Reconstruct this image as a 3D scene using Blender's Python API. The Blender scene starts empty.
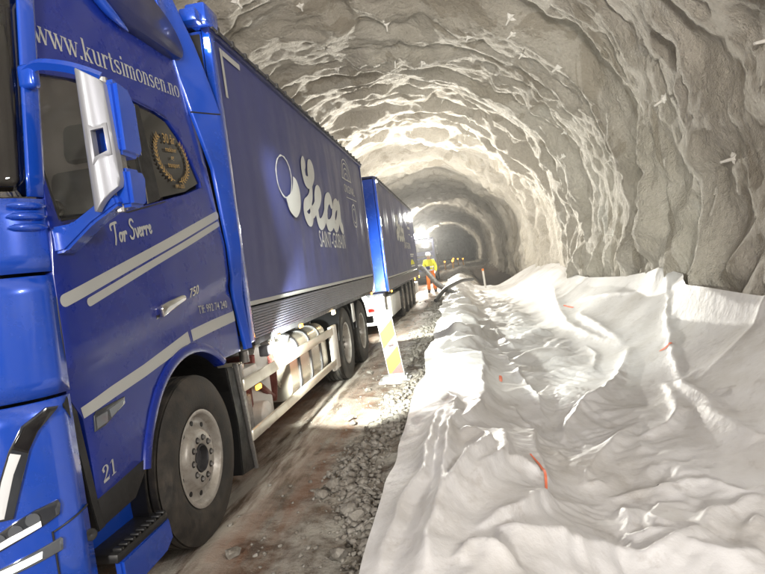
import bpy, bmesh, math, random, base64, zlib
import numpy as np
from mathutils import Vector, Matrix, Euler
SC = bpy.context.scene
COL = SC.collection
PI = math.pi
R = math.radians

# ------------------------------------------------------------------ camera, world, exposure
cd = bpy.data.cameras.new('camera'); cam = bpy.data.objects.new('camera', cd); COL.objects.link(cam); SC.camera = cam
F_PX, YAW, PITCH, ROLL, CAM_H = 590.857, -.1334, -.0386, .1262, 1.5689
cd.sensor_fit = 'HORIZONTAL'; cd.sensor_width = 36; cd.lens = F_PX / 765 * 36
cd.clip_start = .05; cd.clip_end = 800
_f = Vector((math.sin(YAW), math.cos(YAW), 0)); _r = Vector((math.cos(YAW), -math.sin(YAW), 0)); _u = Vector((0, 0, 1))
_f2 = _f * math.cos(PITCH) + _u * math.sin(PITCH); _u2 = _u * math.cos(PITCH) - _f * math.sin(PITCH)
_r3 = _r * math.cos(ROLL) - _u2 * math.sin(ROLL); _u3 = _u2 * math.cos(ROLL) + _r * math.sin(ROLL)
cam.matrix_world = Matrix.Translation((0, 0, CAM_H)) @ Matrix((_r3, _u3, -_f2)).transposed().to_4x4()
W = bpy.data.worlds.new('World'); SC.world = W; W.use_nodes = True
nt = W.node_tree; sky = nt.nodes.new('ShaderNodeTexSky'); sky.sky_type = 'NISHITA'; sky.sun_disc = False
sky.sun_elevation = R(25); sky.sun_rotation = R(200)
nt.links.new(sky.outputs[0], nt.nodes['Background'].inputs[0]); nt.nodes['Background'].inputs[1].default_value = .05
SC.view_settings.view_transform = 'Standard'; SC.view_settings.look = 'None'; SC.view_settings.gamma = 1
SC.view_settings.use_curve_mapping = False
SC.view_settings.exposure = 0.32
SC.render.engine = 'CYCLES'
SC.cycles.use_denoising = True
SC.cycles.max_bounces = 7; SC.cycles.diffuse_bounces = 4; SC.cycles.glossy_bounces = 4
SC.cycles.sample_clamp_indirect = 6

def light(name, kind, loc, target, power, color=(1, 1, 1), size=.1, cone=90, blend=.3):
    l = bpy.data.lights.new(name, kind); l.energy = power; l.color = color
    if kind == 'AREA': l.size = size
    else: l.shadow_soft_size = size
    if kind == 'SPOT': l.spot_size = R(cone); l.spot_blend = blend
    o = bpy.data.objects.new(name, l); COL.objects.link(o); o.location = loc
    o.rotation_euler = (Vector(target) - Vector(loc)).to_track_quat('-Z', 'Y').to_euler()
    return o
# work light of plant behind the photographer; ceiling and side fills are added
light('work_light_behind', 'AREA', (-1.3, -6.5, 3.0), (-.6, 4, 1.3), 780, (1, .95, .88), 1.0)
light('ceiling_fill_behind', 'SPOT', (.6, -3.6, 2.0), (.2, 6.5, 8.6), 5200, (1, .93, .84), .4, 76, 1.0)  # unseen fill added to brighten the ceiling
light('side_fill', 'AREA', (2.9, .2, 3.4), (-.3, 5, -.2), 130, (1, .96, .92), .5)  # unseen fill added for contrast across the folds of the sheet
# lamps on the near side of the truck: between cab and body, and at the tail of the body
light('side_work_lamp', 'SPOT', (-1.575, 4.76, 1.0), (-1.575 + 2.0, 4.76 + 9.0, .3), 1250, (.97, 1, .90), .05, 88, .55)
light('body_corner_lamp', 'SPOT', (-1.30, 4.40, 3.36), (-.50, 9.2, 0), 480, (.97, 1, .92), .04, 56, .5)
light('second_side_lamp', 'SPOT', (-1.58, 10.95, 1.05), (-1.58 + 2.6, 10.95 + 9.0, -.1), 850, (.97, 1, .90), .05, 100, .5)
# lamp at the back of the body, on the trailer front
light('rear_work_lamp', 'SPOT', (-1.95, 11.62, .92), (-1.95, 13.4, 1.5), 75, (.9, .96, 1), .04, 120, .6)
# floodlight on the vehicle farther in, then unseen fills added to brighten the bore
light('flood_lamp', 'SPOT', (-2.04, 35.05, 2.93), (-.6, 12, 4.9), 22000, (1, .96, .86), .2, 78, 1.0)
light('flood_fill', 'POINT', (-2.04, 35.0, 3.15), (0, 0, 0), 1300, (1, .97, .88), .2)
light('trailer_end_fill', 'POINT', (-1.6, 26.5, 3.5), (0, 0, 0), 480, (1, .97, .88), .2)  # added to light the arches softly, no fixture here
light('far_bore_fill', 'POINT', (-4.5, 62.0, 6.2), (0, 0, 0), 1300, (1, .95, .84), .2)  # this one and the next are added to lift the far bore
light('far_bore_fill', 'POINT', (-4.5, 105.0, 6.2), (0, 0, 0), 1200, (1, .95, .84), .2)

# ------------------------------------------------------------------ noise
_rng = np.random.RandomState(7)
_perm = _rng.permutation(256); _perm = np.concatenate([_perm] * 3)
_grad = _rng.normal(size=(256, 3)); _grad /= np.linalg.norm(_grad, axis=1)[:, None]
def perlin(x, y, z=0.0):
    x, y, z = np.broadcast_arrays(np.asarray(x, float), np.asarray(y, float), np.asarray(z, float))
    xi, yi, zi = np.floor(x).astype(int), np.floor(y).astype(int), np.floor(z).astype(int)
    xf, yf, zf = x - xi, y - yi, z - zi
    u, v, w = [t * t * t * (t * (t * 6 - 15) + 10) for t in (xf, yf, zf)]
    def g(i, j, k):
        h = _perm[_perm[_perm[(xi + i) & 255] + ((yi + j) & 255)] + ((zi + k) & 255)]
        q = _grad[h]
        return q[..., 0] * (xf - i) + q[..., 1] * (yf - j) + q[..., 2] * (zf - k)
    l = lambda a, b, t: a + t * (b - a)
    return l(l(l(g(0,0,0), g(1,0,0), u), l(g(0,1,0), g(1,1,0), u), v), l(l(g(0,0,1), g(1,0,1), u), l(g(0,1,1), g(1,1,1), u), v), w) * 1.6
def fbm(x, y, z=0.0, o=4, gain=.5):
    s, a = 0, 1
    for i in range(o):
        s = s + a * perlin(x * 2**i + 17 * i, y * 2**i + 9 * i, z * 2**i + 5 * i); a *= gain
    return s
def ridge(x, y, z=0.0, o=3, gain=.5):
    s, a = 0, 1
    for i in range(o):
        n = 1 - np.abs(perlin(x * 2**i + 13 * i, y * 2**i + 31 * i, z * 2**i)) * 1.6
        s = s + a * n; a *= gain
    return s
def sstep(a, b, x):
    t = np.clip((x - a) / (b - a), 0, 1); return t * t * (3 - 2 * t)

# ------------------------------------------------------------------ materials
def mat(name, color, rough=.5, metal=0.0, coat=0.0, emit=None, estr=0.0, trans=0.0, alpha=1.0, sheen=0.0, noise=0.0, nscale=8.0, bump=0.0, bscale=60.0, dust=None, spec=.5):
    m = bpy.data.materials.new(name); m.use_nodes = True
    n, l = m.node_tree.nodes, m.node_tree.links
    b = n['Principled BSDF']
    c = (*color, 1)
    b.inputs['Base Color'].default_value = c
    b.inputs['Roughness'].default_value = rough; b.inputs['Metallic'].default_value = metal
    b.inputs['Coat Weight'].default_value = coat; b.inputs['Coat Roughness'].default_value = .06
    b.inputs['Transmission Weight'].default_value = trans; b.inputs['Alpha'].default_value = alpha
    b.inputs['Specular IOR Level'].default_value = spec
    if emit: b.inputs['Emission Color'].default_value = (*emit, 1); b.inputs['Emission Strength'].default_value = estr
    tc = n.new('ShaderNodeNewGeometry')
    out = None
    if noise or dust:
        tx = n.new('ShaderNodeTexNoise'); tx.inputs['Scale'].default_value = nscale; tx.inputs['Detail'].default_value = 6; tx.inputs['Roughness'].default_value = .65
        l.new(tc.outputs['Position'], tx.inputs['Vector'])
        mx = n.new('ShaderNodeMix'); mx.data_type = 'RGBA'
        mx.inputs[6].default_value = c
        mx.inputs[7].default_value = (*(dust[0] if dust else [max(0, v * (1 - noise)) for v in color]), 1)
        rp = n.new('ShaderNodeMapRange')
        if dust: rp.inputs[1].default_value = dust[1]; rp.inputs[2].default_value = dust[2]; rp.inputs[4].default_value = dust[3]
        else: rp.inputs[1].default_value = .38; rp.inputs[2].default_value = .68
        l.new(tx.outputs['Fac'], rp.inputs[0]); l.new(rp.outputs[0], mx.inputs[0])
        l.new(mx.outputs[2], b.inputs['Base Color'])
        if rough > .08:
            mr = n.new('ShaderNodeMapRange'); mr.inputs[3].default_value = rough * .8; mr.inputs[4].default_value = min(1, rough * 1.35)
            l.new(rp.outputs[0], mr.inputs[0]); l.new(mr.outputs[0], b.inputs['Roughness'])
    if bump:
        t2 = n.new('ShaderNodeTexNoise'); t2.inputs['Scale'].default_value = bscale; t2.inputs['Detail'].default_value = 5
        l.new(tc.outputs['Position'], t2.inputs['Vector'])
        bp = n.new('ShaderNodeBump'); bp.inputs['Strength'].default_value = bump; bp.inputs['Distance'].default_value = .02
        l.new(t2.outputs['Fac'], bp.inputs['Height']); l.new(bp.outputs[0], b.inputs['Normal'])
    return m
M = {}
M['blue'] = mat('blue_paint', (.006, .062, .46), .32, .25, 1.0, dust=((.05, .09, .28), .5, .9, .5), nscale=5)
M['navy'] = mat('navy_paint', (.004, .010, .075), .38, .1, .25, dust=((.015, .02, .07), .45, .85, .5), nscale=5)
M['shaded_blue'] = mat('shaded_blue_paint', (.004, .017, .20), .34, 0, .5, spec=.25, dust=((.022, .04, .17), .45, .85, .4), nscale=4)  # same paint as the front, darkened to stand for shade on the side
M['curtain'] = mat('curtain_vinyl', (.040, .048, .165), .52, 0, .04, spec=.25, dust=((.075, .085, .18), .42, .8, .6), nscale=2.5, bump=.12, bscale=5)
M['sticker'] = mat('silver_sticker', (.42, .43, .42), .4, .15)
M['white_print'] = mat('white_print', (.55, .56, .55), .5, 0)
M['gold_print'] = mat('gold_print', (.42, .27, .09), .45, .3)
M['black'] = mat('black_plastic', (.012, .012, .013), .5, noise=.3)
M['gloss_black'] = mat('gloss_black', (.008, .008, .01), .12, 0, .5)
M['rubber'] = mat('tyre_rubber', (.022, .021, .02), .75, dust=((.10, .085, .07), .42, .75, .8), nscale=9, bump=.1)
M['rim'] = mat('painted_rim', (.42, .40, .37), .42, .35, dust=((.20, .165, .13), .45, .78, .8), nscale=14)
M['steel'] = mat('steel', (.32, .31, .30), .42, .8, noise=.35, nscale=20)
M['alu'] = mat('aluminium', (.72, .68, .58), .38, .55, dust=((.35, .29, .22), .5, .85, .6), nscale=6)
M['tank'] = mat('tank_aluminium', (.66, .60, .50), .30, .7, dust=((.46, .40, .31), .5, .85, .5), nscale=3)
M['whitepaint'] = mat('white_paint', (.60, .59, .56), .45, dust=((.40, .36, .30), .5, .85, .6), nscale=7)
M['silver'] = mat('silver_cover', (.30, .31, .345), .45, .5, .1)
M['chassis'] = mat('chassis_grey', (.05, .05, .055), .6, noise=.4)
M['rust'] = mat('red_brown_steel', (.16, .035, .025), .6, noise=.4)
M['lens'] = mat('headlight_lens', (.14, .155, .18), .08, .5, 1.0)
M['lamp_dark'] = mat('headlight_dark', (.035, .04, .05), .12, .3, 1.0)
M['drl'] = mat('daytime_lamp', (.55, .56, .58), .15, emit=(1, .97, .9), estr=.06)
M['fog'] = mat('fog_lamp', (1, 1, 1), .3, emit=(1, .98, .92), estr=2.2)
M['strip'] = mat('headlight_strip', (.8, .8, .8), .2, emit=(1, .98, .95), estr=.7)
M['lit_white'] = mat('lit_white_lamp', (1, 1, 1), .3, emit=(1, .98, .92), estr=30)
M['lit_soft'] = mat('lit_soft_lamp', (1, 1, 1), .3, emit=(1, .98, .92), estr=6)
M['lit_amber'] = mat('lit_amber_lamp', (1, .4, .05), .3, emit=(1, .40, .04), estr=5)
M['lit_warm'] = mat('lit_warm_lamp', (1, .8, .5), .3, emit=(1, .72, .36), estr=22)
M['lit_flood'] = mat('lit_floodlight', (1, 1, 1), .3, emit=(1, .97, .88), estr=200)
M['red_lamp'] = mat('red_lamp', (.5, .02, .02), .25, emit=(1, .05, .03), estr=.8)
M['glass'] = mat('tinted_glass', (.78, .80, .80), .03, 0, 0, trans=1.0)
M['windscreen'] = mat('windscreen_glass', (.34, .35, .36), .02, 0, 0, trans=1.0)
M['seat'] = mat('seat_fabric', (.05, .05, .055), .9)
M['beige'] = mat('cab_lining', (.38, .33, .30), .8)
M['hivis'] = mat('hi_vis_yellow', (.72, .70, .02), .8, emit=(.5, .7, .02), estr=.0)
M['hi_orange'] = mat('hi_vis_orange', (.85, .22, .03), .8)
M['reflective'] = mat('reflective_band', (.75, .76, .76), .35)
M['skin'] = mat('skin', (.5, .3, .22), .6)
M['helmet'] = mat('white_helmet', (.78, .78, .76), .3)
M['boot'] = mat('boots', (.02, .018, .016), .7)
M['hose'] = mat('grey_hose', (.20, .20, .19), .7, noise=.3)
M['yellow'] = mat('yellow_sheeting', (.36, .17, .001), .55)
M['pink'] = mat('worn_red_sheeting', (.40, .018, .012), .5, dust=((.36, .10, .075), .50, .70, .6), nscale=26)
M['grey_plastic'] = mat('recycled_plastic', (.33, .33, .32), .75, noise=.35, nscale=20)
M['orange_mark'] = mat('orange_spray', (.85, .22, .12), .8)
M['chrome'] = mat('chrome', (.75, .75, .76), .12, 1.0)
M['hoseb'] = mat('black_hose', (.02, .02, .02), .5)

# ------------------------------------------------------------------ object helpers
ORG = {}
def tag(o, label=None, cat=None, group=None, kind=None):
    for k, v in (('label', label), ('category', cat), ('group', group), ('kind', kind)):
        if v: o[k] = v
    return o
def empty(name, loc=(0, 0, 0), parent=None):
    o = bpy.data.objects.new(name, None); COL.objects.link(o); o.empty_display_size = .3
    if parent is not None:
        o.parent = parent; o.location = Vector(loc) - ORG[parent.name]; ORG[o.name] = Vector(loc)
    else:
        o.location = loc; ORG[o.name] = Vector(loc)
    return o
def link(name, me, m, parent=None, smooth=None):
    """Mesh in world coordinates -> one object under its thing."""
    o = bpy.data.objects.new(name, me); COL.objects.link(o)
    if m is not None: me.materials.append(m)
    if parent is not None:
        org = ORG[parent.name]
        me.transform(Matrix.Translation(-org)); o.parent = parent; ORG[o.name] = org
    else: ORG[o.name] = Vector((0, 0, 0))
    if smooth is not None:
        for p in me.polygons: p.use_smooth = True
        if smooth < 180: me.set_sharp_from_angle(angle=R(smooth))
    return o
def mesh(name, v, f, m, parent=None, smooth=None):
    me = bpy.data.meshes.new(name); me.from_pydata([tuple(map(float, p)) for p in v], [], [tuple(map(int, q)) for q in f]); me.update()
    return link(name, me, m, parent, smooth)
def npmesh(name, v, quads, m, parent=None, smooth=None):
    me = bpy.data.meshes.new(name); v = np.asarray(v, np.float32); q = np.asarray(quads, np.int32); k = q.shape[1]
    me.vertices.add(len(v)); me.vertices.foreach_set('co', v.ravel())
    me.loops.add(q.size); me.loops.foreach_set('vertex_index', q.ravel())
    me.polygons.add(len(q)); me.polygons.foreach_set('loop_start', np.arange(0, q.size, k, dtype=np.int32))
    me.update(calc_edges=True)
    return link(name, me, m, parent, smooth)
def gridq(n0, n1, wrap=False):
    i, j = np.meshgrid(np.arange(n0 - 1), np.arange(n1 - (0 if wrap else 1)), indexing='ij')
    j2 = (j + 1) % n1
    return np.stack([i * n1 + j, (i + 1) * n1 + j, (i + 1) * n1 + j2, i * n1 + j2], -1).reshape(-1, 4)
class B:
    """Collects primitives into one bmesh."""
    def __init__(s): s.bm = bmesh.new()
    def box(s, x0, x1, y0, y1, z0, z1, bev=.0, rot=None, seg=2):
        t = bmesh.new()
        bmesh.ops.create_cube(t, size=1)
        bmesh.ops.scale(t, vec=(abs(x1 - x0), abs(y1 - y0), abs(z1 - z0)), verts=t.verts)
        if bev: bmesh.ops.bevel(t, geom=t.edges[:], offset=bev, segments=seg, affect='EDGES', profile=.5)
        if rot: bmesh.ops.rotate(t, cent=(0, 0, 0), matrix=Euler(rot).to_matrix(), verts=t.verts)
        bmesh.ops.translate(t, vec=((x0 + x1) / 2, (y0 + y1) / 2, (z0 + z1) / 2), verts=t.verts)
        s.merge(t); return s
    def merge(s, t):
        me = bpy.data.meshes.new('tmp'); t.to_mesh(me); t.free(); s.bm.from_mesh(me); bpy.data.meshes.remove(me)
    def cyl(s, a, b, r, r2=None, n=16, cap=True):
        a, b = Vector(a), Vector(b); t = bmesh.new(); d = b - a
        bmesh.ops.create_cone(t, cap_ends=cap, segments=n, radius1=r, radius2=r if r2 is None else r2, depth=d.length)
        bmesh.ops.transform(t, matrix=Matrix.Translation((a + b) / 2) @ d.to_track_quat('Z', 'Y').to_matrix().to_4x4(), verts=t.verts)
        s.merge(t); return s
    def sph(s, c, r, sc=(1, 1, 1), n=12):
        t = bmesh.new(); bmesh.ops.create_uvsphere(t, u_segments=n, v_segments=max(6, n * 2 // 3), radius=r)
        bmesh.ops.scale(t, vec=sc, verts=t.verts); bmesh.ops.translate(t, vec=c, verts=t.verts); s.merge(t); return s
    def lathe_x(s, c, prof, n=48, sx=1):
        """prof: list of (x offset outwards, radius); revolve about the X axis through c."""
        t = bmesh.new(); rings = []
        for dx, r in prof:
            rings.append([t.verts.new((c[0] + sx * dx, c[1] + r * math.cos(2 * PI * k / n), c[2] + r * math.sin(2 * PI * k / n))) for k in range(n)])
        for a, b in zip(rings, rings[1:]):
            for k in range(n): t.faces.new((a[k], a[(k + 1) % n], b[(k + 1) % n], b[k]))
        bmesh.ops.recalc_face_normals(t, faces=t.faces); s.merge(t); return s
    def prism(s, pts, axis, a, b, bev=0):
        """2D outline extruded along an axis: 'x' pts=(y,z), 'y' pts=(x,z), 'z' pts=(x,y)."""
        t = bmesh.new()
        mk = {'x': lambda p, d: (d, p[0], p[1]), 'y': lambda p, d: (p[0], d, p[1]), 'z': lambda p, d: (p[0], p[1], d)}[axis]
        va = [t.verts.new(mk(p, a)) for p in pts]; vb = [t.verts.new(mk(p, b)) for p in pts]; n = len(pts)
        t.faces.new(va); t.faces.new(vb[::-1])
        for k in range(n): t.faces.new((va[k], vb[k], vb[(k + 1) % n], va[(k + 1) % n]))
        bmesh.ops.recalc_face_normals(t, faces=t.faces)
        if bev: bmesh.ops.bevel(t, geom=t.edges[:], offset=bev, segments=2, affect='EDGES')
        s.merge(t); return s
    def tube(s, pts, r, n=10):
        P = [Vector(p) for p in pts]; t = bmesh.new(); rings = []
        up = Vector((0, 0, 1)); rr = r if hasattr(r, '__len__') else [r] * len(P)
        for i, p in enumerate(P):
            d = (P[min(i + 1, len(P) - 1)] - P[max(i - 1, 0)]).normalized()
            a = d.cross(up if abs(d.z) < .95 else Vector((1, 0, 0))).normalized(); b = a.cross(d)
            rings.append([t.verts.new(p + (a * math.cos(2 * PI * k / n) + b * math.sin(2 * PI * k / n)) * rr[i]) for k in range(n)])
        for a, b in zip(rings, rings[1:]):
            for k in range(n): t.faces.new((a[k], a[(k + 1) % n], b[(k + 1) % n], b[k]))
        t.faces.new(rings[0][::-1]); t.faces.new(rings[-1])
        bmesh.ops.recalc_face_normals(t, faces=t.faces); s.merge(t); return s
    def build(s, name, m, parent=None, smooth=35):
        me = bpy.data.meshes.new(name); s.bm.to_mesh(me); s.bm.free()
        return link(name, me, m, parent, smooth)
def smoothpts(pts, k=6):
    """Catmull-Rom through pts."""
    P = [np.array(p, float) for p in pts]; out = []
    for i in range(len(P) - 1):
        a, b, c, d = P[max(i - 1, 0)], P[i], P[i + 1], P[min(i + 2, len(P) - 1)]
        for t in np.linspace(0, 1, k, endpoint=False):
            out.append(.5 * (2 * b + (c - a) * t + (2 * a - 5 * b + 4 * c - d) * t * t + (3 * b - a - 3 * c + d) * t**3))
    out.append(P[-1]); return out
def arc(cx, cy, r, a0, a1, n):
    return [(cx + r * math.cos(R(a0 + (a1 - a0) * i / n)), cy + r * math.sin(R(a0 + (a1 - a0) * i / n))) for i in range(n + 1)]
def plate_bm(loops, depth=.0, bev=0.0):
    """Filled 2D outlines (holes too) as a mesh in u,v with thickness along w (front face at w=0, back at -depth)."""
    cu = bpy.data.curves.new('tmp', 'CURVE'); cu.dimensions = '2D'; cu.fill_mode = 'BOTH'
    for lp in loops:
        sp = cu.splines.new('POLY'); sp.points.add(len(lp) - 1); sp.use_cyclic_u = True
        for p, q in zip(sp.points, lp): p.co = (q[0], q[1], 0, 1)
    cu.extrude = depth / 2; cu.bevel_depth = bev; cu.bevel_resolution = 1; cu.offset = -bev
    o = bpy.data.objects.new('tmp', cu); COL.objects.link(o)
    dg = bpy.context.evaluated_depsgraph_get(); dg.update()
    me = bpy.data.meshes.new_from_object(o.evaluated_get(dg))
    bm = bmesh.new(); bm.from_mesh(me)
    bpy.data.objects.remove(o); bpy.data.curves.remove(cu); bpy.data.meshes.remove(me)
    bmesh.ops.remove_doubles(bm, verts=bm.verts, dist=1e-5)
    for v in bm.verts: v.co.z -= depth / 2
    return bm
def plate(name, loops, fn, m, parent, depth=.02, bev=0.0, cuts_u=(), cuts_v=(), smooth=35):
    """fn(u, v, w) -> world point."""
    bm = plate_bm(loops, depth, bev)
    for axis, cuts in ((0, cuts_u), (1, cuts_v)):
        for c in cuts:
            no = (1, 0, 0) if axis == 0 else (0, 1, 0); co = (c, 0, 0) if axis == 0 else (0, c, 0)
            bmesh.ops.bisect_plane(bm, geom=bm.verts[:] + bm.edges[:] + bm.faces[:], plane_co=co, plane_no=no)
    for v in bm.verts: v.co = fn(*v.co)
    me = bpy.data.meshes.new(name); bmesh.ops.recalc_face_normals(bm, faces=bm.faces); bm.to_mesh(me); bm.free()
    return link(name, me, m, parent, smooth)
def stroke_loops(pts, wds, round_cap=True):
    """Outline of a thick polyline as convex pieces (a list of loops), wds one width or one per point."""
    loops = []; ws = wds if hasattr(wds, '__len__') else [wds] * len(pts)
    return list(zip(pts, ws))
def strokes(name, sts, fn, m, parent, caps=True, w=.0):
    """Flat strokes: each (pts, width or widths) becomes a ribbon with mitred joins, on the surface fn(u, v, w)."""
    v, f = [], []
    for k_, (pts, wd) in enumerate(sts):
        P0 = [Vector((p[0], p[1])) for p in pts]; w0 = wd if hasattr(wd, '__len__') else [wd] * len(P0); P, ws = [P0[0]], [w0[0]]
        for a, c, wa, wc in zip(P0, P0[1:], w0, w0[1:]):                                # short steps, so that the ribbon follows the surface
            m_ = max(1, int((c - a).length / .03))
            for j in range(1, m_ + 1): P.append(a.lerp(c, j / m_)); ws.append(wa + (wc - wa) * j / m_)
        n = len(P)
        base = len(v); off = w + .00025 * (k_ % 7)
        for i, p in enumerate(P):
            d = (P[min(i + 1, n - 1)] - P[max(i - 1, 0)]); d = d.normalized() if d.length > 1e-9 else Vector((1, 0))
            nn = Vector((-d.y, d.x)) * ws[i] / 2
            v.append(fn(p.x + nn.x, p.y + nn.y, off)); v.append(fn(p.x - nn.x, p.y - nn.y, off))
        for i in range(n - 1): f.append((base + 2 * i, base + 2 * i + 1, base + 2 * i + 3, base + 2 * i + 2))
        if caps:
            for i in (0, n - 1):
                d = (P[1] - P[0]) if i == 0 else (P[-2] - P[-1]); a0 = math.atan2(-d.y, -d.x); r = ws[i] / 2; b0 = len(v)
                v.append(fn(P[i].x, P[i].y, off))
                for j in range(9):
                    a = a0 - PI / 2 + PI * j / 8; v.append(fn(P[i].x + r * math.cos(a), P[i].y + r * math.sin(a), off))
                for j in range(8): f.append((b0, b0 + 1 + j, b0 + 2 + j))
    return mesh(name, v, f, m, parent)
def text(name, s, fn, m, parent, size, u=0, v=0, shear=0, sx=1, bold=0, align='LEFT', slope=0.0, w=0.0):
    cu = bpy.data.curves.new('tmp', 'FONT'); cu.body = s; cu.size = size; cu.shear = shear; cu.align_x = align; cu.offset = bold; cu.resolution_u = 4
    o = bpy.data.objects.new('tmp', cu); COL.objects.link(o)
    dg = bpy.context.evaluated_depsgraph_get(); dg.update()
    me = bpy.data.meshes.new_from_object(o.evaluated_get(dg))
    bpy.data.objects.remove(o); bpy.data.curves.remove(cu)
    for p in me.vertices:
        x = p.co.x * sx; p.co = fn(u + x, v + p.co.y + slope * x, w)
    me.name = name
    return link(name, me, m, parent)

# ------------------------------------------------------------------ tunnel
XC, HW, ZS, ZA = -1.8, 5.65, 2.3, 7.3        # axis, half width, springing, crown
def section(n):
    """Points of the profile from the right foot over the crown to the left foot, with inward normals."""
    pts = []
    for z in np.linspace(-1.6, ZS, 60): pts.append((XC + HW - .10 * (ZS - z) * .5, z))
    for a in np.linspace(0, PI, 260)[1:]: pts.append((XC + HW * math.cos(a), ZS + (ZA - ZS) * math.sin(a)))
    for z in np.linspace(ZS, -.4, 40)[1:]: pts.append((XC - HW + .05 * (ZS - z), z))
    P = np.array(pts); s = np.r_[0, np.cumsum(np.hypot(*np.diff(P, axis=0).T))]
    t = np.linspace(0, s[-1], n); X = np.interp(t, s, P[:, 0]); Z = np.interp(t, s, P[:, 1])
    tx, tz = np.gradient(X, t), np.gradient(Z, t); L = np.hypot(tx, tz)
    return t, X, Z, -tz / L, tx / L
def tun_disp(s, y):
    """Inward displacement of the sprayed rock surface."""
    wob = .5 * fbm(s * .22, y * .12, 3.3, 2)
    ph = (y + 1.1 * wob + .25 * perlin(s * .9, y * .4, 8.)) / 4.6
    saw = ph - np.floor(ph)
    d = .30 * (np.where(saw < .88, 1 - saw / .88, (saw - .88) / .12)) - .15        # look-out of each blast round
    d = d + .34 * fbm(s * .26, y * .22, 1.7, 2) 
    wy = y + .7 * fbm(s * .5, y * .3, 6.1, 2); ws = s + .5 * fbm(s * .6, y * .6, 9.2, 2)
    def fold(p, k):
        t = p - np.floor(p); return np.where(t < k, t / k, (1 - t) / (1 - k))
    am = sstep(-.35, .55, fbm(y * .3, s * .3, 21., 2))
    f1 = fold(wy * .55 + .10 * ws + 1.0 * fbm(s * .33, y * .33, 13., 3), .64)
    f2 = fold(wy * 1.35 - .22 * ws + 1.1 * fbm(s * .6, y * .5, 17., 3), .62)
    d = d + .24 * (1 - f1) * (.35 + am) + .10 * (1 - f2) * (.3 + .9 * am) * (1 - .75 * (1 - sstep(9, 12, y)) * (1 - sstep(6, 9, s))) - .20
    bl = np.abs(perlin(wy * .9, ws * .55, 2.0)) * 1.5 + .5 * np.abs(perlin(wy * 1.9 + 7, ws * 1.2, 3.0)) * 1.5
    d = d + .08 * bl
    d = d + .065 * fbm(y * 2.6, s * 1.5, 4.4, 4, .58) + .010 * fbm(y * 8, s * 8, 2.2, 2)
    # the block of rock standing proud on the near right wall
    near = 1 - sstep(9.3, 10.0, y + .35 * fbm(s * .9, y * .5, 12., 2) + .16 * (s - 2.6))
    d = d + near * np.where(s < 10, 1, 0) * .42 * (1 - sstep(7.5, 10, s))
    d = d - .32 * np.exp(-((y - 6.7 - .2 * np.sin(s * 1.6)) / .38) ** 2) * sstep(1.6, 2.6, s) * (1 - sstep(5.0, 7.0, s))
    d = d - .30 * np.exp(-((y - 12.6 - .25 * np.sin(s * 1.1)) / .5) ** 2) * sstep(2.0, 4.0, s) * (1 - sstep(8.0, 10.0, s))
    return d
def rock_material():
    m = bpy.data.materials.new('shotcrete'); m.use_nodes = True
    n, l = m.node_tree.nodes, m.node_tree.links; b = n['Principled BSDF']
    g = n.new('ShaderNodeNewGeometry')
    def noise(sc, det=6, ro=.6, dist=0.0, vec=None):
        t = n.new('ShaderNodeTexNoise'); t.inputs['Scale'].default_value = sc; t.inputs['Detail'].default_value = det
        t.inputs['Roughness'].default_value = ro; t.inputs['Distortion'].default_value = dist
        l.new(vec or g.outputs['Position'], t.inputs['Vector']); return t.outputs['Fac']
    def rng(v, a, b_, c=0.0, d=1.0):
        t = n.new('ShaderNodeMapRange'); t.inputs[1].default_value = a; t.inputs[2].default_value = b_; t.inputs[3].default_value = c; t.inputs[4].default_value = d
        l.new(v, t.inputs[0]); return t.outputs[0]
    def mix(f, a, c):
        t = n.new('ShaderNodeMix'); t.data_type = 'RGBA'; l.new(f, t.inputs[0])
        for k, q in ((6, a), (7, c)):
            if isinstance(q, tuple): t.inputs[k].default_value = (*q, 1)
            else: l.new(q, t.inputs[k])
        return t.outputs[2]
    mp = n.new('ShaderNodeMapping'); mp.inputs['Scale'].default_value = (1, 1.5, .42); l.new(g.outputs['Position'], mp.inputs['Vector'])
    c = mix(rng(noise(.8, 5, .6), .35, .65), (.58, .545, .485), (.47, .435, .375))
    c = mix(rng(noise(.62, 9, .62, .8, mp.outputs[0]), .55, .58, 0, .62), c, (.33, .29, .23))       # darker sprayed patches with crisp edges
    c = mix(rng(noise(.9, 8, .6, .5, mp.outputs[0]), .60, .66, 0, .55), c, (.64, .625, .58))            # pale lime wash
    c = mix(rng(noise(14, 6, .7), .42, .74, 0, .40), c, (.27, .24, .195))
    l.new(c, b.inputs['Base Color']); b.inputs['Roughness'].default_value = .82; b.inputs['Specular IOR Level'].default_value = .3
    h1 = noise(9, 6, .65); h2 = noise(45, 5, .65)
    ma = n.new('ShaderNodeMath'); ma.operation = 'MULTIPLY_ADD'; ma.inputs[1].default_value = .35; l.new(h2, ma.inputs[0]); l.new(h1, ma.inputs[2])
    bp = n.new('ShaderNodeBump'); bp.inputs['Strength'].default_value = .9; bp.inputs['Distance'].default_value = .11
    l.new(ma.outputs[0], bp.inputs['Height']); l.new(bp.outputs[0], b.inputs['Normal'])
    return m
M['rock'] = rock_material()
def ygrid():
    ys = [-13.0]
    while ys[-1] < 252:
        y = ys[-1]; ys.append(y + (.16 if y < 2 else .07 if y < 17 else .07 + (y - 17) * .006 if y < 60 else .33 + (y - 60) * .012))
    return np.array(ys)
NS = 270
TS, TX, TZ, TNX, TNZ = section(NS)
def tunnel_point(s, y, extra=0.0):
    d = float(tun_disp(np.array([s]), np.array([y]))[0]) + extra
    nx, nz = np.interp(s, TS, TNX), np.interp(s, TS, TNZ)
    return Vector((np.interp(s, TS, TX) + nx * d, y, np.interp(s, TS, TZ) + nz * d)), Vector((nx, 0, nz))
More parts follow.
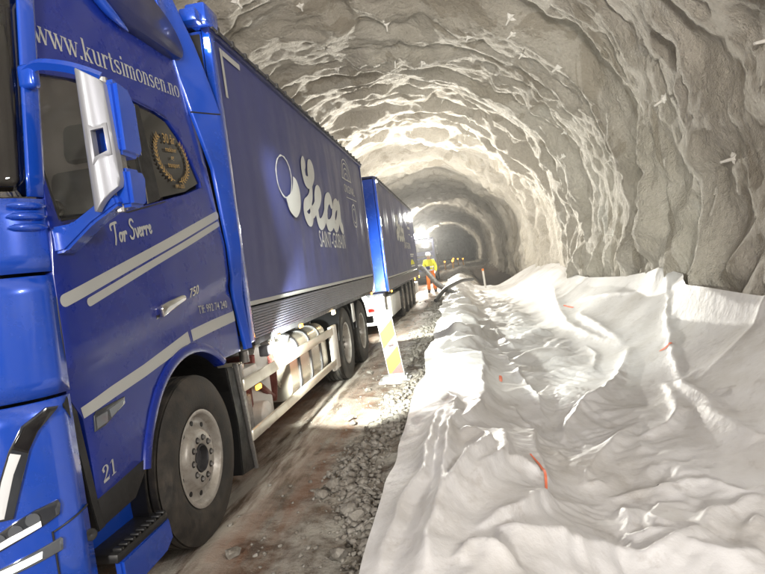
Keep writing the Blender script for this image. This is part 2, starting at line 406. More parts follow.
def build_tunnel():
    ys = ygrid(); S, Y = np.meshgrid(TS, ys, indexing='ij'); d = tun_disp(S, Y)
    d = np.where(S < .4, d * S / .4, d)
    V = np.stack([TX[:, None] + TNX[:, None] * d, Y, TZ[:, None] + TNZ[:, None] * d], -1).reshape(-1, 3)
    q = gridq(NS, len(ys))[:, ::-1]
    root = empty('tunnel', (XC, 0, 0))
    tag(root, 'rough sprayed concrete rock tunnel arching over the trucks and the sheet', 'tunnel')
    npmesh('shotcrete_lining', V, q, M['rock'], root, smooth=180)
    # rock at the far end
    bm = bmesh.new(); vs = [bm.verts.new((TX[i], 251.5, TZ[i])) for i in range(0, NS, 6)]; bm.faces.new(vs)
    me = bpy.data.meshes.new('end_face'); bm.to_mesh(me); bm.free(); link('end_face', me, M['rock'], root)
    return root
TUNNEL = build_tunnel()
# rock bolts with pale cast plates, fixed in the lining
BOLTS = [(8.68, 13.08), (8.51, 13.43), (7.29, 13.73), (6.25, 17.41), (4.95, 14.98), (5.3, 10.4), (3.99, 8.58), (5.12, 7.27), (3.91, 12.96), (9.46, 13.95), (9.38, 25.08), (13.2, 12.86), (11.46, 13.96), (13.11, 14.94), (11.46, 15.77), (11.46, 18.37), (13.2, 16.43), (10.68, 15.95), (3.21, 15.5), (5.73, 18.02), (9.29, 22.92), (8.16, 14.31), (10.42, 22.37), (11.98, 26.98), (6.1, 6.2), (7.2, 8.9), (9.9, 9.6), (12.2, 10.4), (14.2, 11.5), (16.5, 14.), (15.5, 18.), (17.5, 22.)]
M['bolt'] = mat('sprayed_bolt_plate', (.78, .76, .72), .7, noise=.15, nscale=30, bump=.4, bscale=40)
def build_bolts():
    rnd = random.Random(5)
    for s, y in BOLTS:
        p, n = tunnel_point(s, y); n = (n + Vector((rnd.uniform(-.3, .3), rnd.uniform(-.5, -.1), rnd.uniform(-.3, .2)))).normalized()
        a = n.cross(Vector((0, 1, .3))).normalized(); c = n.cross(a)
        b = B(); bm = bmesh.new(); k = 10; r0 = rnd.uniform(.09, .14)
        ring = []
        for j in range(k):
            rr = r0 * (1.0 if j % 2 == 0 else .55) * rnd.uniform(.75, 1.2); t = 2 * PI * j / k + rnd.uniform(-.1, .1)
            ring.append(bm.verts.new(p + (a * math.cos(t) + c * math.sin(t)) * rr - n * .02))
        mid = [bm.verts.new(p + (v.co - p) * .42 + n * .055) for v in ring]
        for j in range(k): bm.faces.new((ring[j], ring[(j + 1) % k], mid[(j + 1) % k], mid[j]))
        bm.faces.new(mid); bmesh.ops.recalc_face_normals(bm, faces=bm.faces); b.merge(bm)
        L = rnd.uniform(.07, .17)
        b.cyl(p + n * .03, p + n * (.06 + L), .026, .016, 8)
        b.build('rock_bolt', M['bolt'], TUNNEL, 30)
build_bolts()


# ------------------------------------------------------------------ ground
def gz(x, y, grit=1.0):
    """Height of the ground: road, bank, trench along the right wall with a sloping fill against it."""
    x = np.asarray(x, float); y = np.asarray(y, float)
    far = sstep(32, 36, y); cov = 1 - far
    w = x + .14 * fbm(y * .40, x * .3, 2., 2)
    trench = -.42 * sstep(-.10, .75, w - .02 * (6 - np.clip(y, 0, 12))) * cov - .75 * sstep(.6, 1.5, w) * far * (1 - sstep(60, 75, y))
    slope = .95 * sstep(1.7, 4.1, w) * cov + .4 * sstep(2.8, 3.9, w) * far
    berm = .06 * np.exp(-((x + .22) / .34) ** 2) * cov + .34 * sstep(20, 34, y) * np.exp(-((x - .05) / .55) ** 2) * (1 - sstep(60, 80, y))
    rough = .018 * fbm(x * 2.2, y * 1.6, 1., 3) + .035 * sstep(-1.5, -.9, x) * fbm(x * 3, y * 3, 5., 3)
    lumps = cov * (.035 * fbm(x * .9, y * .6, 20., 2) * sstep(-.4, .2, x) + .05 * fbm(x * 1.6, y * 1.2, 30., 2) * sstep(.2, .8, x) * (1 - sstep(1.6, 2.2, x)))
    rut = -.03 * np.exp(-((x + 1.95) / .12) ** 2) - .04 * np.exp(-((x + 2.35) / .3) ** 2) + .025 * np.exp(-((x + 1.62) / .13) ** 2)
    flat = np.where((x < -1.75) & (x > -5), .25, 1.0)
    return trench + slope + berm + (rough * flat + rut) * grit + lumps
# hang points of the sheet along the wall: y and height of its top edge
HANG_Y = [0, 3.2, 5.4, 7.4, 9.4, 10.6, 11.4, 12.2, 14, 17, 20, 23, 25.5, 26.4, 28.5, 31, 33, 36]
HANG_Z = [.86, .66, .62, .62, .68, .76, .86, .76, .60, .48, .46, .54, .66, .68, .55, .60, .50, .4]
def wall_x(y, z):
    k = TX > XC
    o = np.argsort(TZ[k][:110]); zz = TZ[k][:110][o]; ss = TS[k][:110][o]; xx = TX[k][:110][o]
    s = np.interp(z, zz, ss); x = np.interp(z, zz, xx)
    return x - tun_disp(np.atleast_1d(s + 0 * y), np.atleast_1d(y + 0 * z))
def sheet_rows():
    ys = [1.7]
    while ys[-1] < 32.6: ys.append(ys[-1] + (.020 if ys[-1] < 6 else .020 + (ys[-1] - 6) * .0055))
    return np.array(ys)
SHEET_U = np.r_[np.linspace(0, .60, 175), np.linspace(.60, 1, 56)[1:]]
def sheet_base():
    """Even lie of the sheet: over the bank, along the trench, up to its line of nails; columns evenly spaced along each row."""
    hx = [float(wall_x(np.array([float(a)]), np.array([c]))[0]) for a, c in zip(HANG_Y, HANG_Z)]      # the cloth spans straight between nails
    ys = sheet_rows(); u = SHEET_U; V = np.zeros((len(ys), len(u), 3))
    for r, y in enumerate(ys):
        zt = float(np.interp(y, HANG_Y, HANG_Z)); xw = float(np.interp(y, HANG_Y, hx)) - .03
        xs = np.linspace(-.66 + .10 * float(fbm(y * .7, 3., 1., 2)), xw - .25, 60); zs = gz(xs, np.full(60, y), 0.0) + .06
        px = np.r_[xs, xw]; pz = np.r_[zs, zt]
        L = np.r_[0, np.cumsum(np.hypot(np.diff(px), np.diff(pz)))]; t = u * L[-1]
        V[r, :, 0] = np.interp(t, L, px); V[r, :, 1] = y; V[r, :, 2] = np.interp(t, L, pz)
    return V
def sheet_normals(V):
    a = np.gradient(V, axis=0); c = np.gradient(V, axis=1)
    for _ in range(3): a[1:-1] = (a[:-2] + a[1:-1] + a[2:]) / 3; c[:, 1:-1] = (c[:, :-2] + c[:, 1:-1] + c[:, 2:]) / 3
    n = np.cross(c, a); return n / np.linalg.norm(n, axis=2)[..., None]
def road_material():
    m = bpy.data.materials.new('dirt_road'); m.use_nodes = True
    n, l = m.node_tree.nodes, m.node_tree.links; b = n['Principled BSDF']
    g = n.new('ShaderNodeNewGeometry'); sp = n.new('ShaderNodeSeparateXYZ'); l.new(g.outputs['Position'], sp.inputs[0])
    def noise(sc, det=6, ro=.6, vec=None):
        t = n.new('ShaderNodeTexNoise'); t.inputs['Scale'].default_value = sc; t.inputs['Detail'].default_value = det; t.inputs['Roughness'].default_value = ro
        l.new(vec or g.outputs['Position'], t.inputs['Vector']); return t.outputs['Fac']
    def rng(v, a, b_, c=0.0, d=1.0):
        t = n.new('ShaderNodeMapRange'); t.inputs[1].default_value = a; t.inputs[2].default_value = b_; t.inputs[3].default_value = c; t.inputs[4].default_value = d
        l.new(v, t.inputs[0]); return t.outputs[0]
    def mth(op, a, c):
        t = n.new('ShaderNodeMath'); t.operation = op
        for k, q in ((0, a), (1, c)):
            if isinstance(q, (int, float)): t.inputs[k].default_value = q
            else: l.new(q, t.inputs[k])
        return t.outputs[0]
    def mix(f, a, c):
        t = n.new('ShaderNodeMix'); t.data_type = 'RGBA'; l.new(f, t.inputs[0])
        for k, q in ((6, a), (7, c)):
            if isinstance(q, tuple): t.inputs[k].default_value = (*q, 1)
            else: l.new(q, t.inputs[k])
        return t.outputs[2]
    mp = n.new('ShaderNodeMapping'); mp.inputs['Scale'].default_value = (2.2, .35, 1); l.new(g.outputs['Position'], mp.inputs['Vector'])
    wx = mth('ADD', sp.outputs['X'], mth('MULTIPLY', mth('SUBTRACT', noise(1.1, 5, .65), .5), .9))
    streak = noise(3.0, 6, .65, mp.outputs[0])
    c = mix(rng(noise(2.2), .35, .65), (.135, .098, .068), (.075, .058, .045))
    pale = mth('MULTIPLY', rng(wx, -1.7, -1.35), rng(noise(3.3, 7, .7), .40, .58))
    c = mix(mth('MULTIPLY', pale, .85), c, (.40, .385, .34))
    mud = mth('MULTIPLY', rng(wx, -2.55, -2.1), rng(wx, -1.0, -1.55))
    c = mix(mth('MULTIPLY', mud, rng(streak, .36, .60, 0, .9)), c, (.21, .085, .038))
    dust = mth('MULTIPLY', mth('MULTIPLY', rng(wx, -2.2, -1.85), rng(wx, -1.35, -1.7)), rng(streak, .38, .54))
    c = mix(mth('MULTIPLY', dust, .9), c, (.50, .475, .42))
    c = mix(mth('MULTIPLY', rng(sp.outputs['Z'], -.1, -.4), .9), c, (.085, .060, .045))
    c = mix(rng(noise(60, 4, .7), .58, .70, 0, .7), c, (.30, .28, .25))
    l.new(c, b.inputs['Base Color']); b.inputs['Roughness'].default_value = .9
    h1 = noise(16, 6, .7); h2 = noise(70, 5, .7)
    bp = n.new('ShaderNodeBump'); bp.inputs['Strength'].default_value = .8; bp.inputs['Distance'].default_value = .03
    l.new(mth('ADD', mth('MULTIPLY', h2, .6), h1), bp.inputs['Height']); l.new(bp.outputs[0], b.inputs['Normal'])
    return m
M['road'] = road_material()
def build_ground():
    xs = np.r_[np.linspace(-8.4, -3.2, 30), np.linspace(-3.1, 1.4, 110), np.linspace(1.45, 4.9, 40)]
    ys = [-13.0]
    while ys[-1] < 251.4: ys.append(min(251.4, ys[-1] + (.2 if ys[-1] < 1.5 else .045 if ys[-1] < 12 else .045 + (ys[-1] - 12) * .012)))
    ys = np.array(ys)
    X, Y = np.meshgrid(xs, ys, indexing='ij')
    Z = gz(X, Y) - .13 * sstep(-.52, -.25, X) * (1 - sstep(31.5, 32.5, Y))        # the sheet's bed is pressed down a little
    V = np.stack([X, Y, Z], -1).reshape(-1, 3)
    o = npmesh('ground', V, gridq(len(xs), len(ys)), M['road'], smooth=180)
    tag(o, 'compacted dirt road with brown mud tracks and crushed stone', None, None, 'structure')
build_ground()
# ------------------------------------------------------------------ crushed stone along the edge of the road
def stone_material():
    m = mat('crushed_stone', (.24, .225, .20), .85, dust=((.085, .068, .05), .45, .65, .9), nscale=7, bump=.5, bscale=60); return m
M['stone'] = stone_material()
def hull(rnd, n=16):
    bm = bmesh.new()
    for _ in range(n):
        v = Vector((rnd.gauss(0, 1), rnd.gauss(0, 1), rnd.gauss(0, 1))).normalized() * rnd.uniform(.75, 1)
        bm.verts.new((v.x, v.y * rnd.uniform(.7, 1), v.z * .65))
    r = bmesh.ops.convex_hull(bm, input=bm.verts)
    bmesh.ops.delete(bm, geom=[v for v in bm.verts if not v.link_faces], context='VERTS')
    bmesh.ops.triangulate(bm, faces=bm.faces); bm.verts.index_update()
    V = np.array([v.co[:] for v in bm.verts]); F = np.array([[v.index for v in f.verts] for f in bm.faces]); bm.free(); return V, F
def build_stones():
    rnd = random.Random(11); rs = np.random.RandomState(11); kinds = [hull(rnd) for _ in range(14)]
    def rotm(): return np.array(Euler((rs.uniform(-.5, .5), rs.uniform(-.5, .5), rs.uniform(0, 6.28))).to_matrix())
    VV, FF, o = [], [], 0
    n = 0
    while n < 6000:
        y = 2.2 + 20 * rs.rand() ** 2.0; x = rs.uniform(-1.85, -.35)
        edge = -.86 + .16 * math.sin(y * .9) + .12 * math.sin(y * 2.3 + 1)
        dens = math.exp(-((x - edge - .10) / .15) ** 2) + .014 * (x > -1.45) + .006
        if rs.rand() > dens: continue
        core = math.exp(-((x - edge - .08) / .2) ** 2)
        r = (.007 + .014 * rs.rand() + .034 * core * rs.rand() ** 2.2) * (1 + .03 * y)
        V, F = kinds[n % 14]; z = float(gz(np.array(x), np.array(y)))
        VV.append((V * r) @ rotm().T + np.array([x, y, z + r * (.25 + .3 * core * rs.rand())])); FF.append(F + o); o += len(V); n += 1
    g = npmesh('gravel', np.concatenate(VV), np.concatenate(FF), M['stone'])
    tag(g, 'grey crushed stone strewn between the road and the white sheet', None, None, 'stuff')
    for i in range(46):
        y = 2.7 + 7.5 * rs.rand() ** 1.5; x = -.84 + .16 * math.sin(y * .9) + .12 * math.sin(y * 2.3 + 1) + rs.normal() * .12
        if i % 9 == 0: x = rs.uniform(-1.5, -1.2)
        r = rs.uniform(.04, .075); V, F = hull(rnd, 22); z = float(gz(np.array(x), np.array(y)))
        s = mesh('loose_stone', (V * r) @ rotm().T, F, M['stone']); s.location = (x, y, z + r * .42)
        tag(s, 'fist-sized grey broken stone lying loose in the gravel strip beside the sheet', 'stone', 'loose stones along the road edge')
build_stones()

# ------------------------------------------------------------------ the sheet
def fold_height(x, y, A, w, line):
    """A fold of cloth along a crest line: narrow crest, flanks running out flat, steeper on one side; lower towards its ends."""
    L = np.array(smoothpts(line, 5)); seg = np.diff(L, axis=0); n = np.hypot(seg[:, 0], seg[:, 1]) + 1e-9; cum = np.r_[0, np.cumsum(n)]
    m = (x > L[:, 0].min() - 6 * w) & (x < L[:, 0].max() + 6 * w) & (y > L[:, 1].min() - 6 * w) & (y < L[:, 1].max() + 6 * w)
    h = np.zeros_like(x); px, py = x[m], y[m]
    if not len(px): return h
    best = np.full(px.shape, 1e9); pos = np.zeros(px.shape); side = np.zeros(px.shape)
    for (ax, ay), (dx, dy), k, c in zip(L, seg, n, cum):
        t = np.clip(((px - ax) * dx + (py - ay) * dy) / k**2, 0, 1); qx, qy = px - ax - dx * t, py - ay - dy * t; d = np.hypot(qx, qy); u = d < best
        best = np.where(u, d, best); pos = np.where(u, c + t * k, pos); side = np.where(u, np.sign(dx * qy - dy * qx), side)
    s = pos / cum[-1]; env = .25 + .75 * np.sin(PI * np.clip(s, 0, 1)) ** .6
    ww = w * np.where(side > 0, .70, 1.25) * (1 + .05 * np.clip(py - 5, 0, 20))
    h[m] = A * env * np.exp(-(np.sqrt(best**2 + .008**2) - .008) / ww); return h
def sheet_points():
    """The lie of the sheet with its folds: the large ones one by one, small creases in between."""
    V = sheet_base(); n = sheet_normals(V); x, y = V[..., 0], V[..., 1]
    u = SHEET_U[None, :]; panel = sstep(.47, .60, u); bank = 1 - sstep(.14, .26, u)
    wb = .035 * fbm(x * 2.0, y * 2.0, 33., 3); wc = .035 * fbm(x * 2.0, y * 2.0, 37., 3)
    H = np.zeros_like(x)
    for A, w, line in FOLDS:
        f = fold_height(x + wb, y + wc, A, w, line); H = np.maximum(H, f) + .35 * np.minimum(H, f)
    wx = x + .16 * fbm(x * .9, y * .9, 41., 3); wy = y + .16 * fbm(x * .9, y * .9, 47., 3)
    def tri(t):                                # a small crease on every whole number: straight flanks, narrow crest
        q = np.abs(2 * (t - np.floor(t)) - 1); return np.sqrt((q - .12) ** 2 + .004) * np.where(q > .12, 1, .35)
    m = lambda f, k, a=-.15, c=.35: sstep(a, c, fbm(x * f, y * f, k, 2))
    far = sstep(6, 11, y)
    h = .018 * tri(3.2 * wx - 1.9 * wy) * m(.9, 59.) + .014 * tri(1.2 * wx - 4.4 * wy) * m(.9, 61.) + .010 * tri(5.2 * wx + 2.2 * wy) * m(1.1, 71.) + .007 * tri(3. * wx - 9. * wy) * m(1.2, 73.) + .005 * tri(9.5 * wx - 4 * wy) * m(1.2, 75.)
    h = h + far * (.05 * tri(.7 * wx - .55 * wy) * m(.5, 77.) + .04 * tri(.3 * wx - 1.6 * wy) * m(.5, 79.))
    hb = .016 * tri(3.4 * wx - 1.0 * wy) * m(.9, 67.) + .003 * tri(1.8 * wx + 3.2 * wy) * m(.9, 81.) + far * .09 * tri(1.3 * wx - .6 * wy) * m(.5, 83., -.4, .2) + far * .05 * tri(.8 * wx + 1.1 * wy) * m(.5, 85.)
    low = .05 * fbm(x * 1.1, y * .8, 87., 2) * (1 - panel)
    hp = 0
    for yk, lean in ((7.4, .9), (25.5, 2.0), (26.4, -1.0), (17.0, .4)):          # tension creases running down from the nails
        t = np.clip((u - .55) / .45, 0, 1); yc = yk - lean * (1 - t)
        hp = hp + .04 * np.exp(-np.abs(y - yc) / (.07 + .10 * (1 - t))) * (.35 + .65 * t)
    hp = hp + .008 * tri(.55 * wy + 3.2 * u) * m(.5, 69.)
    return V + n * (H + low + 1.5 * h * (1 - bank) * (1 - panel) + 1.6 * hb * bank + hp * panel)[..., None]
def fabric_material():
    m = bpy.data.materials.new('white_geotextile'); m.use_nodes = True
    n, l = m.node_tree.nodes, m.node_tree.links; b = n['Principled BSDF']; g = n.new('ShaderNodeNewGeometry')
    def noise(sc, det=6, ro=.6):
        t = n.new('ShaderNodeTexNoise'); t.inputs['Scale'].default_value = sc; t.inputs['Detail'].default_value = det; t.inputs['Roughness'].default_value = ro
        l.new(g.outputs['Position'], t.inputs['Vector']); return t.outputs['Fac']
    def rng(v, a, b_, c, d):
        t = n.new('ShaderNodeMapRange'); t.inputs[1].default_value = a; t.inputs[2].default_value = b_; t.inputs[3].default_value = c; t.inputs[4].default_value = d
        l.new(v, t.inputs[0]); return t.outputs[0]
    def mix(f, a, c):
        t = n.new('ShaderNodeMix'); t.data_type = 'RGBA'; l.new(f, t.inputs[0])
        for k, q in ((6, a), (7, c)):
            if isinstance(q, tuple): t.inputs[k].default_value = (*q, 1)
            else: l.new(q, t.inputs[k])
        return t.outputs[2]
    c = mix(rng(noise(1.1, 7, .65), .44, .68, 0, .6), (.70, .695, .705), (.45, .42, .38))        # random grey-brown blotches over the cloth
    c = mix(rng(noise(5, 8, .7), .56, .74, 0, .6), c, (.30, .265, .23))
    l.new(c, b.inputs['Base Color']); b.inputs['Roughness'].default_value = .55; b.inputs['Specular IOR Level'].default_value = .35; b.inputs['Sheen Weight'].default_value = .15
    h1 = noise(11, 5, .6); h2 = noise(160, 3, .6)
    ma = n.new('ShaderNodeMath'); ma.operation = 'MULTIPLY_ADD'; ma.inputs[1].default_value = .06; l.new(h2, ma.inputs[0]); l.new(h1, ma.inputs[2])
    bp = n.new('ShaderNodeBump'); bp.inputs['Strength'].default_value = .35; bp.inputs['Distance'].default_value = .03
    l.new(ma.outputs[0], bp.inputs['Height']); l.new(bp.outputs[0], b.inputs['Normal'])
    tr = n.new('ShaderNodeBsdfTranslucent'); tr.inputs[0].default_value = (.7, .69, .66, 1); ms = n.new('ShaderNodeMixShader'); ms.inputs[0].default_value = .16
    out = n['Material Output']; l.new(b.outputs[0], ms.inputs[1]); l.new(tr.outputs[0], ms.inputs[2]); l.new(ms.outputs[0], out.inputs[0])
    return m
FOLDS = [   # height, half width, crest line (x, y)
    (0.12, 0.08, [(-0.33, 5.32), (-0.37, 4.22), (-0.40, 3.78), (-0.49, 3.26), (-0.56, 2.77)]),
    (0.15, 0.07, [(-0.18, 5.27), (-0.24, 4.28), (-0.26, 3.82), (-0.26, 3.24)]),
    (0.09, 0.05, [(0.03, 6.05), (-0.03, 5.43), (-0.18, 4.93)]),
    (0.19, 0.08, [(-0.13, 4.62), (0.01, 4.41), (-0.05, 4.08), (-0.16, 3.60), (-0.28, 3.13), (-0.32, 2.71)]),
    (0.12, 0.07, [(0.19, 5.13), (0.13, 4.46), (0.08, 4.10), (-0.11, 3.56)]),
    (0.11, 0.07, [(0.08, 4.05), (-0.06, 3.65), (-0.26, 3.15)]),
    (0.10, 0.05, [(0.37, 4.29), (0.26, 4.27), (0.11, 4.10)]),
    (0.11, 0.06, [(0.37, 3.96), (0.19, 3.53), (0.00, 3.20), (-0.08, 3.09)]),
    (0.12, 0.09, [(0.01, 3.11), (0.15, 3.12), (0.41, 3.31)]),
    (0.09, 0.06, [(0.48, 5.83), (0.38, 4.99), (0.42, 4.58), (0.40, 4.14)]),
    (0.07, 0.06, [(0.37, 6.41), (0.41, 5.89), (0.56, 6.15)]),
    (0.09, 0.06, [(-0.19, 2.74), (-0.12, 2.87), (0.01, 2.82), (0.09, 2.78)]),
    (0.10, 0.09, [(1.57, 6.14), (1.24, 5.56), (1.00, 5.20), (0.80, 4.85)]),
    (0.10, 0.08, [(2.13, 6.62), (2.01, 6.21), (1.79, 5.93), (1.49, 5.67)]),
    (0.10, 0.09, [(2.21, 6.11), (2.22, 5.67), (2.24, 5.08)]),
    (0.08, 0.06, [(0.89, 4.44), (1.09, 4.54), (1.33, 4.50), (1.57, 4.56), (1.71, 4.45), (1.83, 4.40), (1.97, 4.48)]),
    (0.05, 0.04, [(0.73, 4.61), (0.88, 4.70)]),
    (0.07, 0.06, [(0.92, 4.26), (0.93, 4.07), (0.85, 3.85)]),
    (0.05, 0.04, [(1.29, 3.82), (1.20, 3.89), (1.12, 3.88), (1.05, 4.06), (1.17, 4.25), (1.25, 4.25)]),
    (0.10, 0.08, [(1.30, 3.84), (1.54, 4.08), (1.88, 4.30)]),
    (0.12, 0.09, [(0.68, 3.59), (0.87, 3.47), (1.11, 3.62), (1.26, 3.76)]),
    (0.10, 0.08, [(1.07, 3.56), (1.19, 3.46), (1.29, 3.42), (1.49, 3.48)]),
    (0.12, 0.09, [(0.30, 3.23), (0.47, 3.35), (0.66, 3.52), (0.81, 3.46)]),
    (0.06, 0.05, [(0.84, 3.85), (0.97, 3.80), (1.13, 3.77)]),
    (0.06, 0.06, [(1.54, 3.78), (1.73, 3.98)]),
    (0.05, 0.05, [(0.71, 4.60), (0.84, 4.91)]),
    (0.14, 0.12, [(-0.59, 32.66), (-0.07, 19.07), (0.45, 15.80), (0.70, 13.07)]),
    (0.11, 0.10, [(-0.43, 9.25), (-0.07, 10.85), (0.37, 13.67)]),
    (0.11, 0.09, [(-0.37, 8.91), (0.03, 8.81), (0.07, 6.88), (0.05, 5.95)]),
    (0.16, 0.13, [(-0.03, 9.85), (0.28, 10.40), (0.56, 8.76), (0.62, 6.87), (0.61, 6.16)]),
    (0.09, 0.08, [(0.45, 15.80), (0.58, 13.12), (0.85, 11.05)]),
    (0.10, 0.08, [(-0.38, 6.37), (-0.23, 5.79), (-0.24, 4.94)]),
    (0.10, 0.12, [(2.94, 19.83), (2.28, 14.22), (2.25, 11.68), (2.34, 10.18)]),
    (0.07, 0.10, [(0.71, 31.99), (0.77, 21.03), (0.96, 15.78)]),
    (0.07, 0.05, [(3.64, 11.09), (3.27, 10.07), (2.73, 8.47), (2.28, 6.71)]),
    (0.09, 0.10, [(2.53, 13.71), (2.50, 11.51), (2.42, 9.71)]),
    (0.14, 0.12, [(2.39, 9.29), (2.12, 8.50), (1.58, 7.36), (1.18, 6.73), (0.90, 6.16), (0.74, 5.72)]),
    (0.07, 0.06, [(2.53, 7.11), (2.28, 6.71), (2.28, 6.07)]),
    (0.10, 0.08, [(2.16, 7.14), (2.29, 6.98), (2.30, 6.38), (2.27, 5.77)]),
    (0.04, 0.06, [(3.64, 11.09), (3.38, 8.85), (3.41, 7.31)]),
    (0.04, 0.07, [(3.64, 11.08), (3.26, 12.83), (2.86, 15.24)]),
    (0.06, 0.06, [(2.01, 6.35), (2.15, 6.86), (2.21, 7.32)]),
    (0.04, 0.05, [(2.33, 6.19), (2.42, 6.28), (2.49, 6.23)]),
    (0.05, 0.06, [(2.01, 10.69), (1.99, 9.80), (1.67, 8.67)])]
M['fabric'] = fabric_material()
def build_sheet():
    P = sheet_points()
    root = empty('fabric_sheet', (1.6, 8, 0))
    tag(root, 'large white geotextile sheet, crumpled, lining the trench along the right tunnel wall', 'sheet')
    o = npmesh('sheet_cloth', P.reshape(-1, 3), gridq(*P.shape[:2])[:, ::-1], M['fabric'], root, smooth=180)
    # sprayed orange marks and a dark smudged print lie on the cloth
    N = sheet_normals(P); X, Y = P[..., 0], P[..., 1]
    for name, m, w, line in MARKS:
        L = np.array(smoothpts(line, 8)); v, k = [], len(L)
        T = np.gradient(L, axis=0); T /= np.linalg.norm(T, axis=1)[:, None] + 1e-9
        for q, (p, t) in enumerate(zip(L, T)):
            ww = w * (.45 + .55 * math.sin(PI * (.12 + .76 * q / (k - 1))))
            for s in (-1, 0, 1):
                a = p + np.array([-t[1], t[0]]) * ww * s; g = np.unravel_index(((X - a[0])**2 + (Y - a[1])**2).argmin(), X.shape)
                v.append((a[0], a[1], P[g][2] - (N[g][0] * (a[0] - X[g]) + N[g][1] * (a[1] - Y[g])) / max(.3, N[g][2]) + .007))
        mesh(name, v, gridq(k, 3), m, root, 180)
MARKS = [('orange_mark', M['orange_mark'], .035, [(2.52, 15.67), (2.53, 15.2), (2.56, 14.6)]), ('orange_mark', M['orange_mark'], .026, [(2.55, 8.43), (2.61, 8.34), (2.68, 8.30)]),
         ('orange_mark', M['orange_mark'], .010, [(.37, 4.68), (.42, 4.50), (.43, 4.32), (.40, 4.09)]), ('orange_mark', M['orange_mark'], .020, [(.36, 7.9), (.345, 7.65), (.33, 7.4)]),
         ('dark_print', M['chassis'], .007, [(1.27, 4.62), (1.30, 4.67), (1.32, 4.62), (1.35, 4.66), (1.37, 4.61), (1.40, 4.65)])]
build_sheet()

# ------------------------------------------------------------------ trucks
SX = -1.70                                    # the long sides of truck and trailer
XM = -2.97                                    # their middle
def fy(mirror):
    return (lambda x: 2 * XM - x) if mirror else (lambda x: x)
def cab_side_x(y, z):
    """Outward skin of the cab side: leans in above the waist, a pressed crease below it."""
    x = SX
    if z > 2.0: x -= .030 * (z - 2.0) + .018 * (z - 2.0) ** 2
    zc = 1.30 + (y - 2.28) * .17
    t = (zc - z)
    if 0 < t < .5: x -= .022 * math.sin(min(1, t / .10) * PI / 2) * (1 - max(0, (t - .1) / .4))
    x += .012 * math.sin((z - .8) * 2.1) + .01 * math.exp(-((z - 1.85) / .10) ** 2)
    if y < 2.5: x -= .10 * (2.5 - y) ** 2 * 4 * .6
    return x
def side(off=0.0, mirror=False):
    f = fy(mirror); sg = -1 if mirror else 1
    return lambda u, v, w: (f(cab_side_x(u, v) + off + w), u, v)
def front_y(t, z):
    """Plan curve of the cab front at distance t in from the side, height z."""
    base = 2.30 + max(0, z - 1.95) * .13 + .02 * sstep(1.2, 1.9, z)
    if z < 1.0: base += .015 * (1.0 - z)
    rr = .36
    q = 1 - min(t, rr) / rr
    return base - .27 * math.sqrt(max(0, 1 - q * q)) - .05 * min(1, t / 1.27)
def side_start(z): return front_y(0, z)
# arc-length table of the plan curve so that outlines can be drawn on the front
TT = np.r_[np.linspace(0, .02, 12), np.linspace(.025, .36, 30), np.linspace(.4, 1.27, 14)]
def front_pt(s, z, w=0.0):
    """s: metres along the front skin from the side corner towards the middle; w: outwards."""
    ys = np.array([front_y(t, z) for t in TT]); L = np.r_[0, np.cumsum(np.hypot(np.diff(TT), np.diff(ys)))]
    t = np.interp(s, L, TT); y = np.interp(s, L, ys)
    t2 = np.interp(s + .01, L, TT); y2 = np.interp(s + .01, L, ys); t1 = np.interp(max(0, s - .01), L, TT); y1 = np.interp(max(0, s - .01), L, ys)
    d = Vector((-(t2 - t1), y2 - y1)); d.normalize(); nn = Vector((-d.y, d.x))
    if nn.y > 0: nn = -nn
    return (SX - t + nn.x * w, y + nn.y * w, z)
def FR(mirror=False, off=0.0):
    f = fy(mirror)
    def g(u, v, w):
        p = front_pt(u, v, w + off); return (f(p[0]), p[1], p[2])
    return g
def front_patch(name, s0, s1, z0, z1, m, parent, off=0.0, ns=14, nz=6, thick=.015):
    """A panel of the front; where it ends short of the middle, one on each side."""
    S = np.linspace(s0, s1, ns); Z = np.linspace(z0, z1, nz); halves = []
    for mir in (False, True):
        g = FR(mir, off); halves.append([[g(s, z, 0) for z in Z] for s in S])
    def put(cols):
        o = mesh(name, [p for c in cols for p in c], gridq(len(cols), nz)[:, ::-1], m, parent, 40)
        md = o.modifiers.new('thick', 'SOLIDIFY'); md.thickness = thick; md.offset = -1
    if s1 > 1.2: put(halves[0] + halves[1][::-1][1:])
    else: put(halves[0]); put(halves[1][::-1])
S_END = 1.30
